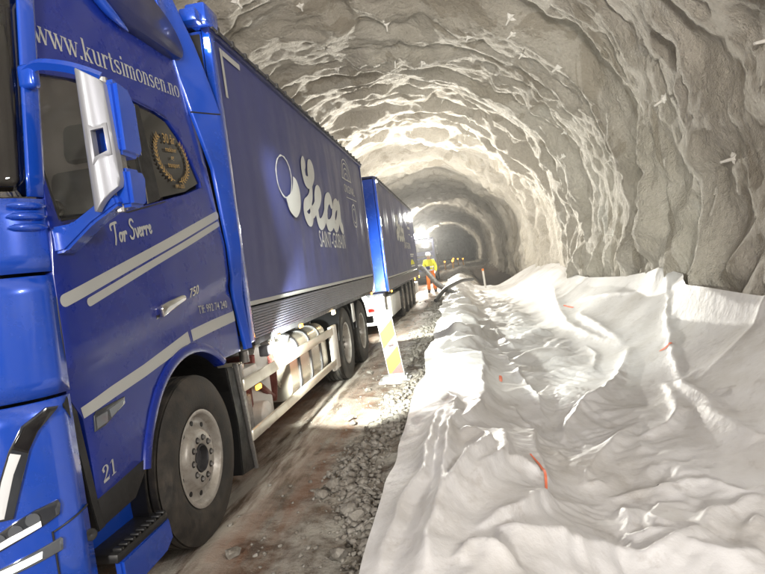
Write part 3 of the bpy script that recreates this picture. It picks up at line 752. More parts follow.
def wheel(parent, x, y, rad, width, deep, mirror=False, steer=0, detail=True):
    """tyre, rim and hub; x is the outer face."""
    w = empty('wheel', (x, y, rad), parent); sx = -1 if mirror else 1; c = (x, y, rad); rr = .286
    p = [(-width + .03, rr - .01), (-width, rr + .05), (-width, rad - .07), (-width + .03, rad - .012)]
    k = 5; tw = width - .06
    for i in range(k):
        a = -width + .03 + tw * i / k; b = a + tw / k
        p += [(a + .004, rad), (b - .014, rad), (b - .012, rad - .014), (b - .002, rad - .014)]
    p += [(-.03, rad - .004), (-.008, rad - .035), (0, rad - .09), (.004, rad - .11), (.002, rad - .15), (-.004, rr + .045), (-.012, rr + .02), (-.022, rr + .004), (-.03, rr - .012)]
    B().lathe_x(c, p, 72, sx).build('tyre', M['rubber'], w, 40)
    d = deep
    if deep < .1:      # front wheel: the bolt ring stands out nearly flush
        pr = [(-.022, rr - .002), (-.010, rr + .012), (-.008, rr + .004), (-.014, rr - .012), (-.030, rr - .020), (-.052, rr - .034), (-.058, .232), (-.054, .205), (-.030, .182), (-.018, .172), (-.014, .160), (-.014, .098), (-.018, .088), (-.03, .084)]
        d = .0435; hr, nr_, nz_ = .219, .013, .018
    else:
        pr = [(-.022, rr - .002), (-.010, rr + .012), (-.008, rr + .004), (-.014, rr - .014), (-.05, rr - .035), (-d * .6, rr - .045), (-d, rr - .06), (-d - .01, .19), (-d + .02, .168), (-d + .03, .16), (-d + .03, .085), (-d + .035, .083)]
        hr, nr_, nz_ = .2, .016, .022
    rb = B().lathe_x(c, pr, 60, sx)
    for i in range(10):
        a = 2 * PI * (i + .5) / 10
        q = Vector((x + sx * (-d - .004), y + .205 * math.cos(a), rad + .205 * math.sin(a)))
    ro = rb.build('rim', M['rim'], w, 40)
    hb = B(); hx = B()
    for i in range(10):
        a = 2 * PI * (i + .5) / 10; cy, cz = y + hr * math.cos(a), rad + hr * math.sin(a)
        hb.cyl((x + sx * (-d - .03), cy, cz), (x + sx * (-d + (.0015 if deep > .1 else -.008)), cy, cz), .016, n=12)
        a = 2 * PI * i / 10; cy, cz = y + .125 * math.cos(a), rad + .125 * math.sin(a)
        hx.cyl((x + sx * (-d + .028), cy, cz), (x + sx * (-d + .03 + nz_), cy, cz), nr_, nr_ * .8, 6); hb.cyl((x + sx * (-d + .026), cy, cz), (x + sx * (-d + .033), cy, cz), nr_ * 1.55, n=14)
    # holes and nuts belong to the rim mesh
    for bb, mm in ((hb, M['black']), (hx, M['steel'])):
        me = bpy.data.meshes.new('tmp'); bb.bm.to_mesh(me); bb.bm.free(); me.transform(Matrix.Translation(-ORG[w.name]))
        bm = bmesh.new(); bm.from_mesh(ro.data); k = len(bm.faces); bm.from_mesh(me); bm.faces.ensure_lookup_table()
        ro.data.materials.append(mm); idx = len(ro.data.materials) - 1
        for f_ in bm.faces[k:]: f_.material_index = idx
        bm.to_mesh(ro.data); bm.free(); bpy.data.meshes.remove(me)
    B().lathe_x(c, [(-d - .06, .083), (-d + .034, .082), (-d + .036, .077), (-d - .01, .070), (-d - .03, .0)], 36, sx).build('hub', M['chassis'], w, 40)
    if steer:
        w.rotation_euler.z = R(steer)
    return w
def serif(ch):
    """Strokes of a serif letter: list of (points, width or widths), x-height 1; and its advance."""
    K, T, S = .20, .065, .065                 # stem, hairline, serif
    sf = lambda a, b, y: ([(a, y), (b, y)], S)
    st = lambda x, a, b: ([(x, a), (x, b)], K)
    e = lambda cx, cy, rx, ry, a0, a1, n=22: ([(cx + rx * math.cos(R(a0 + (a1 - a0) * i / n)), cy + ry * math.sin(R(a0 + (a1 - a0) * i / n))) for i in range(n + 1)],
                                              [T + (K - T) * abs(math.cos(R(a0 + (a1 - a0) * i / n))) ** 1.3 for i in range(n + 1)])
    if ch == 'w': return [([(.1, 1), (.36, 0)], K), ([(.36, 0), (.6, .95)], T), ([(.55, 1), (.82, 0)], K), ([(.82, 0), (1.08, 1)], T), sf(-.06, .26, .975), sf(.42, .70, .975), sf(.94, 1.2, .975)], 1.2
    if ch == '.': return [([(.06, .1), (.26, .1)], .2)], .36
    if ch == 'k': return [st(.2, 0, 1.5), ([(.24, .4), (.66, .97)], T), ([(.38, .62), (.72, 0)], K), sf(.04, .36, .027), sf(.04, .2, 1.47), sf(.48, .8, .975), sf(.52, .86, .027)], .92
    if ch == 'u': return [st(.2, 1, .25), e(.42, .26, .22, .24, 180, 320), st(.66, 0, 1), sf(.02, .2, .975), sf(.5, .66, .975), sf(.66, .84, .027)], .92
    if ch == 'r': return [st(.2, 0, 1), e(.48, .62, .26, .35, 170, 70), ([(.49, .87), (.67, .87)], .18), sf(.03, .38, .027), sf(.03, .2, .975)], .72
    if ch == 't': return [st(.22, 1.3, .2), e(.37, .2, .15, .18, 180, 330), ([(.02, .965), (.5, .965)], .06)], .58
    if ch == 's': return [e(.36, .74, .24, .23, 40, 200), ([(.14, .68), (.25, .56), (.47, .46), (.58, .34)], [.09, K, K, .09]), e(.35, .27, .24, .24, 20, -150), ([(.56, .98), (.56, .7)], .045), ([(.12, .02), (.12, .3)], .045)], .74
    if ch == 'i': return [st(.2, 0, 1), ([(.1, 1.34), (.3, 1.34)], .2), sf(.03, .37, .027), sf(.03, .2, .975)], .42
    if ch == 'm': return [st(.2, 0, 1), e(.42, .66, .22, .31, 165, 20), st(.64, 0, .72), e(.86, .66, .22, .31, 165, 20), st(1.08, 0, .72), sf(.03, .36, .027), sf(.48, .80, .027), sf(.92, 1.24, .027), sf(.03, .2, .975)], 1.3
    if ch == 'o': return [e(.42, .5, .3, .47, 0, 360, 36)], .84
    if ch == 'n': return [st(.2, 0, 1), e(.43, .66, .23, .31, 165, 20), st(.66, 0, .72), sf(.03, .36, .027), sf(.5, .82, .027), sf(.03, .2, .975)], .88
    if ch == 'e': return [e(.4, .5, .28, .47, 8, 318, 30), ([(.14, .55), (.68, .55)], .055)], .78
    if ch == '2': return [e(.38, 1.0, .25, .34, 170, -40), ([(.57, .8), (.36, .4), (.12, .12)], [K, .1, .07]), ([(.1, .08), (.68, .08)], K), ([(.11, .98), (.29, .98)], .18), ([(.66, .1), (.7, .32)], .05)], .82
    if ch == '1': return [([(.36, 0), (.36, 1.34)], .19), sf(.12, .6, .03), ([(.34, 1.32), (.12, 1.12)], .07)], .7
def serif_line(name, s, p0, p1, h, fn, m, parent):
    """A line of serif letters from p0 to p1 (baseline, u/v of fn), x-height h."""
    tot = sum(serif(c)[1] for c in s); du, dv = p1[0] - p0[0], p1[1] - p0[1]; L = math.hypot(du, dv); k = L / tot
    x = 0; sts = []
    for c in s:
        ss, adv = serif(c)
        for pts, wd in ss:
            q = [(p0[0] + du * (x + px) / tot, p0[1] + dv * (x + px) / tot + py * h) for px, py in pts]
            sc = (h + k) / 2
            sts.append((q, [a * sc for a in wd] if hasattr(wd, '__len__') else wd * sc))
        x += adv
    return strokes(name, sts, fn, m, parent, caps=False)
SCRIPT = {   # the brush script of the name on the door and of the word on the curtain, unit height
 'T': ([[(.02, .70), (.0, .84), (.1, .95), (.3, .98), (.5, 1.0), (.62, 1.0)], [(.42, .98), (.36, .6), (.3, .2), (.22, -.05)]], .58),
 'o': ([[(.3, .42), (.16, .42), (.08, .22), (.14, .04), (.26, .06), (.36, .24), (.32, .42), (.42, .36)]], .42),
 'r': ([[(.04, .40), (.12, .44), (.10, .2), (.06, .0)], [(.10, .24), (.22, .42), (.34, .44), (.34, .34)]], .38),
 'S': ([[(.56, .86), (.46, .98), (.28, .96), (.18, .80), (.26, .62), (.42, .46), (.42, .2), (.28, .02), (.08, .02), (.0, .14)]], .56),
 'v': ([[(.04, .44), (.10, .42), (.12, .06), (.18, .02), (.3, .24), (.34, .46)]], .38),
 'e': ([[(.08, .24), (.24, .28), (.30, .40), (.2, .46), (.10, .34), (.08, .14), (.16, .02), (.32, .12)]], .34),
 ' ': ([], .3)}
def script_line(name, s, p0, p1, h, wd, fn, m, parent):
    tot = sum(SCRIPT[c][1] for c in s); du, dv = p1[0] - p0[0], p1[1] - p0[1]; x = 0; sts = []
    for c in s:
        ss, adv = SCRIPT[c]
        for pts in ss:
            sts.append(([(p0[0] + du * (x + q[0]) / tot, p0[1] + dv * (x + q[0]) / tot + q[1] * h) for q in smoothpts(pts, 5)], wd))
        x += adv
    return strokes(name, sts, fn, m, parent)

def build_cab(T):
    DW = [(2.39, 1.93), (2.345, 2.2), (2.35, 2.5), (2.42, 2.59), (2.7, 2.645), (3.1, 2.68), (3.5, 2.675), (3.64, 2.655), (3.76, 2.57), (3.88, 2.42), (3.955, 2.29), (3.95, 2.255), (3.7, 2.185), (3.38, 2.115), (2.9, 2.01)]
    AR = [(3.44 + .70 * math.cos(R(a)), .52 + .70 * math.sin(R(a))) for a in np.linspace(162, 52, 20)]
    out = [(2.38, .69), (2.37, 1.06), (2.305, 1.18), (2.30, 1.7), (2.315, 1.95), (2.36, 2.4), (2.42, 2.8), (2.50, 3.1), (2.66, 3.36), (2.95, 3.46), (3.4, 3.52), (3.95, 3.55), (4.02, 3.5), (4.07, 3.0), (4.10, 2.6), (4.15, 2.0), (4.2, 1.4), (4.22, 1.055), (3.90, 1.055)] + AR[::-1] + [(2.80, .735)]
    cu = np.arange(2.35, 4.3, .08); cv = np.arange(.8, 3.5, .05)
    for mir in (False, True):
        plate('cab_side', [out, DW], side(0, mir), M['shaded_blue'], T, .035, .004, cu, cv)
        G = [(2.40, 1.955), (2.36, 2.2), (2.365, 2.49), (2.43, 2.575), (2.7, 2.63), (3.19, 2.665), (3.22, 2.09), (2.9, 2.025)]
        plate('side_window', [G], side(-.012, mir), M['glass'], T, .006)
        Q = [(3.33, 2.125), (3.30, 2.66), (3.5, 2.66), (3.63, 2.64), (3.75, 2.555), (3.87, 2.41), (3.94, 2.285), (3.7, 2.2)]
        plate('rear_side_window', [Q], side(-.010, mir), M['gloss_black'], T, .008)
        plate('window_pillar', [[(3.20, 2.08), (3.175, 2.67), (3.31, 2.67), (3.345, 2.12)]], side(-.006, mir), M['black'], T, .03)
        L = [(2.375, 1.93), (2.33, 2.2), (2.335, 2.51), (2.41, 2.605), (2.7, 2.66), (3.1, 2.695), (3.5, 2.69), (3.65, 2.67), (3.775, 2.58), (3.895, 2.425), (3.972, 2.285), (3.965, 2.245), (3.7, 2.17), (3.38, 2.10), (2.9, 1.995)]
        plate('window_seal', [L, [(a * .985 + 3.1 * .015, b * .97 + 2.35 * .03) for a, b in L]], side(.004, mir), M['black'], T, .02)
        # door gaps
        gap = B()
        f = fy(mir)
        for pts in ([(3.415, 2.11), (3.41, 1.92), (3.435, 1.62), (3.455, 1.48), (3.475, 1.36), (3.485, 1.25)], [(2.31, 1.72), (2.30, 1.45), (2.31, 1.2), (2.375, 1.07), (2.385, .72)], [(3.42, 1.925), (3.8, 1.90), (4.14, 1.87)], [(3.49, 1.33), (3.6, 1.37), (4.2, 1.375)]):
            gap.tube([(f(cab_side_x(*p) - .0015), p[0], p[1]) for p in smoothpts(pts, 4)], .0045, 6)
        gap.tube([(f(cab_side_x(*p) - .0015), p[0], p[1]) for p in [(3.56, 1.35), (3.555, 1.25), (3.60, 1.19), (3.75, 1.175), (4.19, 1.185)]], .003, 6)
        gap.build('panel_gap', M['black'], T)
        # wheel arch lip
        v = []; A = np.linspace(166, 50, 30)
        for a in A:
            ca, sa = math.cos(R(a)), math.sin(R(a))
            for r, dx in ((.712, -.004), (.708, .016), (.692, .024), (.668, .026), (.650, .018), (.642, -.05)):
                y, z = 3.44 + r * ca, .52 + r * sa
                v.append((f(cab_side_x(y, z) + dx), y, z))
        mesh('wheel_arch', v, gridq(30, 6), M['shaded_blue'], T, 50)
        il = []
        for a in np.linspace(200, -10, 40):
            for dx in (-.03, -.45): il.append((f(SX + dx), 3.44 + .645 * math.cos(R(a)), .52 + .645 * math.sin(R(a))))
        mesh('arch_liner', il, gridq(40, 2), M['black'], T, 50)
        # door sill, step and the panel behind them
        plate('sill_trim', [[(2.375, .695), (2.82, .745), (2.80, .70), (2.66, .585), (2.405, .565)]], side(.002, mir), M['black'], T, .06, .006)
        st = B(); st.box(f(-1.86), f(-1.66), 2.40, 2.86, .385, .43, .012)
        for k in range(9):
            st.box(f(-1.70), f(-1.655), 2.425 + k * .048, 2.45 + k * .048, .43, .446, .004)
        st.build('step', M['black'], T)
        B().prism([(2.42, .39), (2.86, .40), (2.88, .28), (2.8, .235), (2.5, .225), (2.425, .26)], 'x', f(-1.70), f(-1.655), .012).build('step_panel', M['blue'], T)
        B().prism([(2.40, .43), (2.66, .60), (2.80, .72), (2.90, .72), (2.90, .40)], 'x', f(-1.90), f(-1.82)).build('step_recess', M['blue'], T)
        B().prism([(2.28, 1.19), (2.335, 1.105), (2.385, .70), (2.415, .56), (2.36, .555), (2.335, .69), (2.285, 1.08), (2.25, 1.15)], 'x', f(-1.76), f(-1.702), .004).build('corner_gap_strip', M['black'], T)
        # door handle in its dished recess
        plate('handle_recess', [smoothpts([(3.08, 1.42), (3.06, 1.5), (3.10, 1.57), (3.22, 1.60), (3.36, 1.595), (3.41, 1.55), (3.39, 1.49), (3.25, 1.45), (3.08, 1.42)], 4)[:-1]], side(.003, mir), M['gloss_black'], T, .004)
        hd = plate('door_handle', [smoothpts([(3.09, 1.43), (3.085, 1.485), (3.12, 1.505), (3.25, 1.525), (3.36, 1.535), (3.375, 1.505), (3.25, 1.475), (3.09, 1.43)], 4)[:-1]], side(.036, mir), M['chrome'], T, .028, .006)
        # side indicator lamp
        ind = plate('side_lamp', [[(2.435, 1.055), (2.455, 1.07), (2.685, 1.085), (2.675, 1.05), (2.50, .992), (2.425, .985)]], side(.008, mir), M['lamp_dark'], T, .01, .003)
        plate('lamp_lens', [[(2.445, 1.045), (2.53, 1.052), (2.52, 1.005), (2.44, .995)]], side(.012, mir), M['lens'], ind, .004)
        plate('lamp_lens', [[(2.545, 1.055), (2.665, 1.075), (2.655, 1.05), (2.55, 1.015)]], side(.012, mir), M['lens'], ind, .004)
        # cab rear air deflectors
        e = [(3.80, 3.55), (4.0, 3.60), (4.12, 3.30), (4.25, 2.82), (4.29, 2.0), (4.33, 1.06), (4.27, 1.06), (4.215, 1.6), (4.12, 2.4), (4.0, 2.78), (3.93, 3.05)]
        ex = lambda u, v, w: (fy(mir)(cab_side_x(min(u, 4.1), v) + .012 + w + .42 * max(0, u - (3.93 + .30 * (1 - sstep(1.2, 3.2, v)) ))), u, v)
        plate('air_deflector', [e], ex, M['blue'], T, .02, .004, np.arange(3.8, 4.35, .07), np.arange(1.1, 3.6, .12))
        gp = B(); gp.tube([ex(3.985, 2.79, .003), ex(4.1, 2.80, .003), ex(4.245, 2.815, .003)], .006, 6); gp.build('panel_gap', M['black'], T)
        # roof side fairing
        fa = smoothpts([(3.05, 3.21), (3.2, 3.125), (3.5, 3.12), (3.82, 3.125), (3.94, 3.15), (3.97, 3.26), (3.85, 3.40), (3.55, 3.50), (3.2, 3.48), (3.05, 3.35), (3.05, 3.21)], 4)[:-1]
        plate('roof_fairing', [fa], lambda u, v, w: (fy(mir)(cab_side_x(u, v) + .055 + w - .09 * max(0, v - 3.2) + .06 * min(0, (u - 3.2))), u, v), M['navy'], T, .06, .014)
        edge = smoothpts([(2.42, 3.22), (2.7, 3.20), (2.95, 3.20), (3.12, 3.145), (3.3, 3.10)], 4)
        eb = B(); eb.tube([(fy(mir)(cab_side_x(*p) + .03), p[0], p[1]) for p in edge], [.03] * (len(edge) - 4) + [.026, .02, .012, .004], 10); eb.build('roof_visor_edge', M['blue'], T, 60)
        # mudflap behind the front wheel
        B().prism([(3.99, .98), (4.12, .96), (4.27, .15), (4.03, .18), (4.06, .55)], 'x', f(-1.72), f(-2.1), .008).build('mudflap', M['black'], T)
        B().prism([(4.13, .98), (4.165, .975), (4.30, .14), (4.272, .14)], 'x', f(-1.70), f(-1.735), .004).build('mudflap_edge', M['steel'], T)
        wheel(T, f(-1.705), 3.442, .515, .33, .075, mir, 0)
    # printing on the near side
    s = side(.006)
    K = lambda x, pts: [(p[0], p[1]) for p in pts]
    strokes('side_stripe', [([(2.34, 1.585), (3.2, 1.82), (4.12, 2.07)], .056)], s, M['sticker'], T)
    strokes('side_stripe', [([(2.50, 1.565), (3.3, 1.785), (4.11, 2.005)], .040)], s, M['sticker'], T)
    strokes('side_stripe', [([(2.37, 1.085), (2.6, 1.125), (2.9, 1.17), (3.2, 1.225), (3.45, 1.272)], [.05, .058, .062, .068, .072])], s, M['sticker'], T, False)
    strokes('side_stripe', [([(3.49, 1.275), (3.8, 1.30), (4.2, 1.325)], [.072, .075, .075])], s, M['sticker'], T, False)
    serif_line('web_address', 'www.kurtsimonsen.no', (2.46, 2.745), (3.90, 2.868), .078, side(.0055), M['sticker'], T)
    script_line('driver_name', 'Tor Sverre', (2.74, 1.835), (3.14, 1.905), .10, .013, s, M['sticker'], T)
    text('model_badge', '750', side(.010), M['chrome'], T, .075, 3.485, 1.51, .3, 1.25, .0012, slope=.16)
    text('phone_lettering', 'Tlf: 992 74 240', side(.010), M['sticker'], T, .075, 3.63, 1.398, 0, 1.02, .0005, slope=.0)
    serif_line('unit_number', '21', (2.425, .745), (2.535, .765), .052, s, M['sticker'], T)
    # wreath and writing on the rear side window
    g = side(.001); w = []
    cx, cz = 3.60, 2.455
    for sg in (-1, 1):
        st = [(cx + sg * .205 * math.sin(R(a)), cz - .045 - .155 * math.cos(R(a)) + .0) for a in np.linspace(8, 140, 24)]
        w.append((st, .006))
        for i in range(1, 15):
            a = R(8 + 132 * i / 15); p = (cx + sg * .205 * math.sin(a), cz - .045 - .155 * math.cos(a)); t = a if sg > 0 else PI - a
            for q in (.75, -.75):
                d = (math.cos(t + q * sg * (1 if sg > 0 else 1)), math.sin(t + q * sg)) if sg > 0 else (math.cos(PI - (a + q)), math.sin(a + q))
                w.append(([p, (p[0] + d[0] * .018, p[1] + d[1] * .018), (p[0] + d[0] * .036, p[1] + d[1] * .036)], [.003, .012, .001]))
    wr = strokes('window_wreath', w, g, M['gold_print'], T, False)
    for sx_, sz, t in ((.085, 2.50, '30 år'), (.044, 2.445, 'maskiner'), (.044, 2.395, 'og'), (.044, 2.345, 'transport'), (.034, 2.215, '1991-2021')):
        text('window_lettering', t, g, M['gold_print'], T, sx_, cx + (.0 if sz > 2.3 else .03), sz, 0, .95, .0006, 'CENTER', .1)
    # front
    front_patch('bumper', .0, S_END, .30, 1.19, M['blue'], T, 0, 22, 12)
    front_patch('front_panel', .0, S_END, 1.205, 1.70, M['blue'], T, .004, 22, 8)
    front_patch('corner_panel', .0, .30, 1.715, 2.02, M['blue'], T, .002, 14, 5)
    front_patch('upper_grille', .31, S_END, 1.715, 2.02, M['gloss_black'], T, -.01, 8, 4)
    front_patch('windscreen_pillar', .0, .085, 2.03, 2.94, M['blue'], T, .0, 8, 10)
    front_patch('windscreen', .075, S_END, 2.03, 2.92, M['windscreen'], T, -.012, 20, 12)
    front_patch('roof_front', .0, S_END, 2.93, 3.42, M['blue'], T, 0, 20, 6)
    lv = B()
    for k in range(3):
        for mir in (False, True):
            g = FR(mir, .012); lv.tube([g(a, 1.90 + .045 * k, 0) for a in np.linspace(.02, .17, 8)], [.004, .013, .015, .016, .016, .015, .013, .004], 8)
    lv.build('corner_louvre', M['blue'], T, 60)
    gr = B()
    for k in range(7):
        for mir in (False, True):
            g = FR(mir, .01); gr.tube([g(a, 1.28 + k * .055, 0) for a in np.linspace(.42, S_END, 8)], .016, 8)
    gr.build('front_grille', M['gloss_black'], T)
    for mir in (False, True):
        g = FR(mir)
        hl = plate('headlight', [HL_UP], FR(mir, .008), M['lamp_dark'], T, .02, .004, np.arange(.0, .6, .04), np.arange(.6, 1.3, .06))
        plate('daytime_light', [HL_DRL], FR(mir, .013), M['drl'], hl, .006, .001, np.arange(.0, .6, .04))
        plate('indicator_lens', [HL_TIP], FR(mir, .012), M['gloss_black'], hl, .006, .001, np.arange(.0, .6, .04))
        h2 = plate('headlight', [HL_LOW], FR(mir, .008), M['lamp_dark'], T, .02, .004, np.arange(.0, .6, .03))
        for k in range(4):
            s0, z0 = HL_BULB[k]; p = g(s0, z0, .006); p2 = g(s0, z0, .018)
            B().cyl(p, p2, .026, n=18).build('headlight_bulb', M['lens'], h2)
        plate('headlight_rim', [HL_LOWIN], FR(mir, .0195), M['strip'], h2, .004, .001, np.arange(.0, .6, .03))
        fo = plate('fog_light', [HL_FOG], FR(mir, .008), M['lens'], T, .012, .003, np.arange(.0, .6, .03))
        plate('fog_lamp_lens', [HL_FOGIN], FR(mir, .013), M['fog'], fo, .004, .001, np.arange(.0, .6, .03))
        p, q = g(.02, .655, .004), g(.02, .655, -.03)
        tw = B(); tw.lathe_x((0, 0, 0), [(0, .001), (.004, .012), (.004, .024), (0, .027)], 24)
        tw.bm.transform(Matrix.Translation(g(*HL_TOW, .005)) @ Matrix.Rotation(-PI / 4 * (1 if not mir else 3), 4, 'Z'))
        tw.build('tow_socket', M['black'], T)
        gb = B(); gb.tube([g(a, .705 - a * .30, .002) for a in np.linspace(.0, .16, 8)], .004, 6); gb.tube([g(.165, .66 - .3 * t, .002) for t in np.linspace(0, 1, 5)], .004, 6); gb.build('panel_gap', M['black'], T)
    # roof, back wall, floor of the cab
    rf = B(); rf.prism([(2.62, 3.36), (2.95, 3.46), (3.4, 3.52), (4.02, 3.55), (4.02, 3.50), (2.75, 3.36)], 'x', SX - .10, 2 * XM - SX + .10, .01); rf.build('cab_roof', M['blue'], T)
    B().prism([(2.62, 3.40), (3.3, 3.62), (4.0, 3.78), (4.02, 3.5), (2.9, 3.45)], 'x', SX - .32, 2 * XM - SX + .32, .03).build('roof_spoiler', M['blue'], T)
    B().box(SX - .06, 2 * XM - SX + .06, 4.02, 4.07, 1.05, 3.52, .01).build('cab_back_wall', M['navy'], T)
    cf = B(); cf.box(SX - .08, 2 * XM - SX + .08, 2.35, 4.0, 1.30, 1.36); cf.build('cab_floor', M['seat'], T)
    B().box(-4.12, -1.82, 3.55, 3.60, 1.36, 3.4).build('sleeper_curtain', M['beige'], T)
    for x in (-2.1, -3.75):
        sb = B(); sb.box(x - .25, x + .25, 2.75, 3.25, 1.62, 1.78, .05); sb.box(x - .25, x + .25, 3.2, 3.34, 1.72, 2.36, .06, (R(-10), 0, 0)); sb.box(x - .13, x + .13, 3.24, 3.34, 2.38, 2.62, .05, (R(-8), 0, 0)); sb.box(x - .2, x + .2, 2.8, 3.2, 1.36, 1.62, .03)
        sb.build('seat', M['seat'], T)
    B().box(-4.14, -4.10, 2.45, 3.5, 1.4, 1.93, .01).build('door_lining', M['beige'], T)
    db = B(); db.prism([(2.18, 1.4), (2.18, 1.9), (2.42, 1.96), (2.56, 1.86), (2.5, 1.4)], 'x', -1.86, -4.05, .03); db.build('dashboard', M['seat'], T)
    sw = B(); c0 = Vector((-2.1, 2.62, 1.98)); ax = Vector((0, -.55, .83)).normalized(); a1 = Vector((1, 0, 0)); b1 = ax.cross(a1)
    sw.tube([c0 + (a1 * math.cos(t) + b1 * math.sin(t)) * .22 for t in np.linspace(0, 2 * PI, 33)], .016, 8); sw.tube([c0 - a1 * .2, c0, c0 + a1 * .2], .02, 8); sw.tube([c0, c0 - ax * .25], .03, 8)
    sw.build('steering_wheel', M['black'], T)
    # mirrors on their two arms
    for mir in (False, True):
        f = fy(mir)
        mr = empty('mirror', (f(-1.42), 2.36, 2.2), T)
        b = B(); q = [(f(-1.455), 2.285, 2.525), (f(-1.37), 2.335, 2.47), (f(-1.350), 2.335, 2.03), (f(-1.455), 2.285, 1.92)]
        n_ = Vector((0, 1, 0)); FRM = [Vector(p) for p in q]
        # silver front cover with a rectangular opening
        def bil(u, v): return (FRM[0] * (1 - u) + FRM[1] * u) * (1 - v) + (FRM[3] * (1 - u) + FRM[2] * u) * v
        outq = [(0, .01), (.05, 0), (.95, 0), (1, .03), (1, .5), (.99, .93), (.92, .985), (.1, 1.0), (0, .98), (0, .5)]
        hole = [(.38, .44), (.86, .43), (.86, .66), (.38, .67)]
        def mc(u, v, w):
            p = bil(u, v); return tuple(p + Vector((0, -(w + .028 * math.sin(PI * min(1, max(0, u))) ), 0)))
        plate('mirror_cover', [outq, hole], mc, M['silver'], mr, .03, .004, np.arange(.1, 1, .1), np.arange(.1, 1, .1), 60)
        fr_ = [(.30, .41), (.92, .40), (.92, .69), (.30, .70)]
        plate('opening_frame', [fr_, [(.42, .455), (.82, .445), (.82, .645), (.42, .655)]], lambda u, v, w: mc(u, v, w * 1.0 + .008), M['silver'], mr, .012, .003)
        hb = B()
        hb.prism([(2.36, 2.49), (2.47, 2.475), (2.52, 2.40), (2.525, 2.20), (2.50, 2.165), (2.36, 2.17)], 'x', f(-1.335), f(-1.475), .018)
        hb.prism([(2.36, 2.11), (2.48, 2.115), (2.51, 2.08), (2.49, 1.965), (2.46, 1.945), (2.36, 1.945)], 'x', f(-1.33), f(-1.46), .016)
        hb.build('mirror_housing', M['blue'], mr)
        gl = B(); gl.box(f(-1.46), f(-1.35), 2.526, 2.530, 2.19, 2.42); gl.box(f(-1.45), f(-1.345), 2.512, 2.516, 1.97, 2.09); gl.build('mirror_glass', M['chrome'], mr)
        pb = B(); pb.tube([(f(-1.40), 2.38, 2.50), (f(-1.40), 2.38, 1.93)], .022, 10); pb.box(f(-1.43), f(-1.36), 2.32, 2.42, 2.10, 2.175, .01); pb.build('mirror_post', M['steel'], mr)
        ar = B()
        ar.tube(smoothpts([(f(-1.71), 2.33, 2.56), (f(-1.64), 2.318, 2.578), (f(-1.53), 2.325, 2.555), (f(-1.45), 2.345, 2.525), (f(-1.40), 2.37, 2.50)], 4), .024, 4)
        ar.box(f(-1.735), f(-1.66), 2.305, 2.36, 2.49, 2.59, .015)
        ar.build('mirror_arm', M['blue'], mr, 60)
        la = B(); la.prism([(-1.70, 1.785), (-1.70, 1.90), (-1.60, 1.905), (-1.47, 1.975), (-1.38, 2.0), (-1.37, 1.955), (-1.5, 1.89), (-1.64, 1.79)] if not mir else [(f(a), b_) for a, b_ in [(-1.70, 1.785), (-1.70, 1.90), (-1.60, 1.905), (-1.47, 1.975), (-1.38, 2.0), (-1.37, 1.955), (-1.5, 1.89), (-1.64, 1.79)]], 'y', 2.32, 2.42, .012)
        la.build('mirror_arm', M['blue'], mr, 40)

LECA = [  # brush-script word on the curtain, strokes in (y, z)
 [(6.89, 2.88), (6.83, 2.83), (6.82, 2.75), (6.86, 2.67), (6.97, 2.65), (7.15, 2.69), (7.29, 2.78), (7.32, 2.86), (7.27, 2.90), (7.17, 2.87), (7.11, 2.76), (7.11, 2.62), (7.05, 2.50), (6.89, 2.41), (6.71, 2.35), (6.66, 2.26), (6.74, 2.20), (6.86, 2.19), (6.97, 2.26), (6.97, 2.36), (6.94, 2.40), (7.02, 2.30), (7.19, 2.35), (7.42, 2.47), (7.54, 2.56), (7.52, 2.60), (7.42, 2.59), (7.32, 2.49), (7.28, 2.33), (7.31, 2.21), (7.42, 2.17), (7.61, 2.24), (7.79, 2.37)],
 [(8.13, 2.50), (8.08, 2.56), (7.93, 2.53), (7.80, 2.42), (7.75, 2.27), (7.83, 2.18), (8.01, 2.20), (8.21, 2.30)],
 [(8.64, 2.46), (8.56, 2.52), (8.36, 2.47), (8.21, 2.34), (8.18, 2.21), (8.30, 2.18), (8.50, 2.27), (8.68, 2.46), (8.70, 2.52), (8.66, 2.35), (8.68, 2.22), (8.78, 2.17)]]
def curtain_fn(y0, y1, off=0.0, mirror=False):
    f = fy(mirror)
    def g(u, v, w):
        k = min(1, (u - y0) / .3, (y1 - u) / .3, (v - 1.36) / .25, (3.5 - v) / .2); k = max(0, k)
        d = k * (.002 * math.sin(u * 10.2) + .006 * math.sin(u * 3.1 + 1.1) + .0012 * math.sin(u * 24.0 + .8 * math.sin(v * 2)) * (.4 + .6 * math.sin(u * 1.7) ** 2) + .012 * math.sin(PI * (v - 1.36) / 2.2))
        return (f(SX + .008 + d + off + w), u, v)
    return g
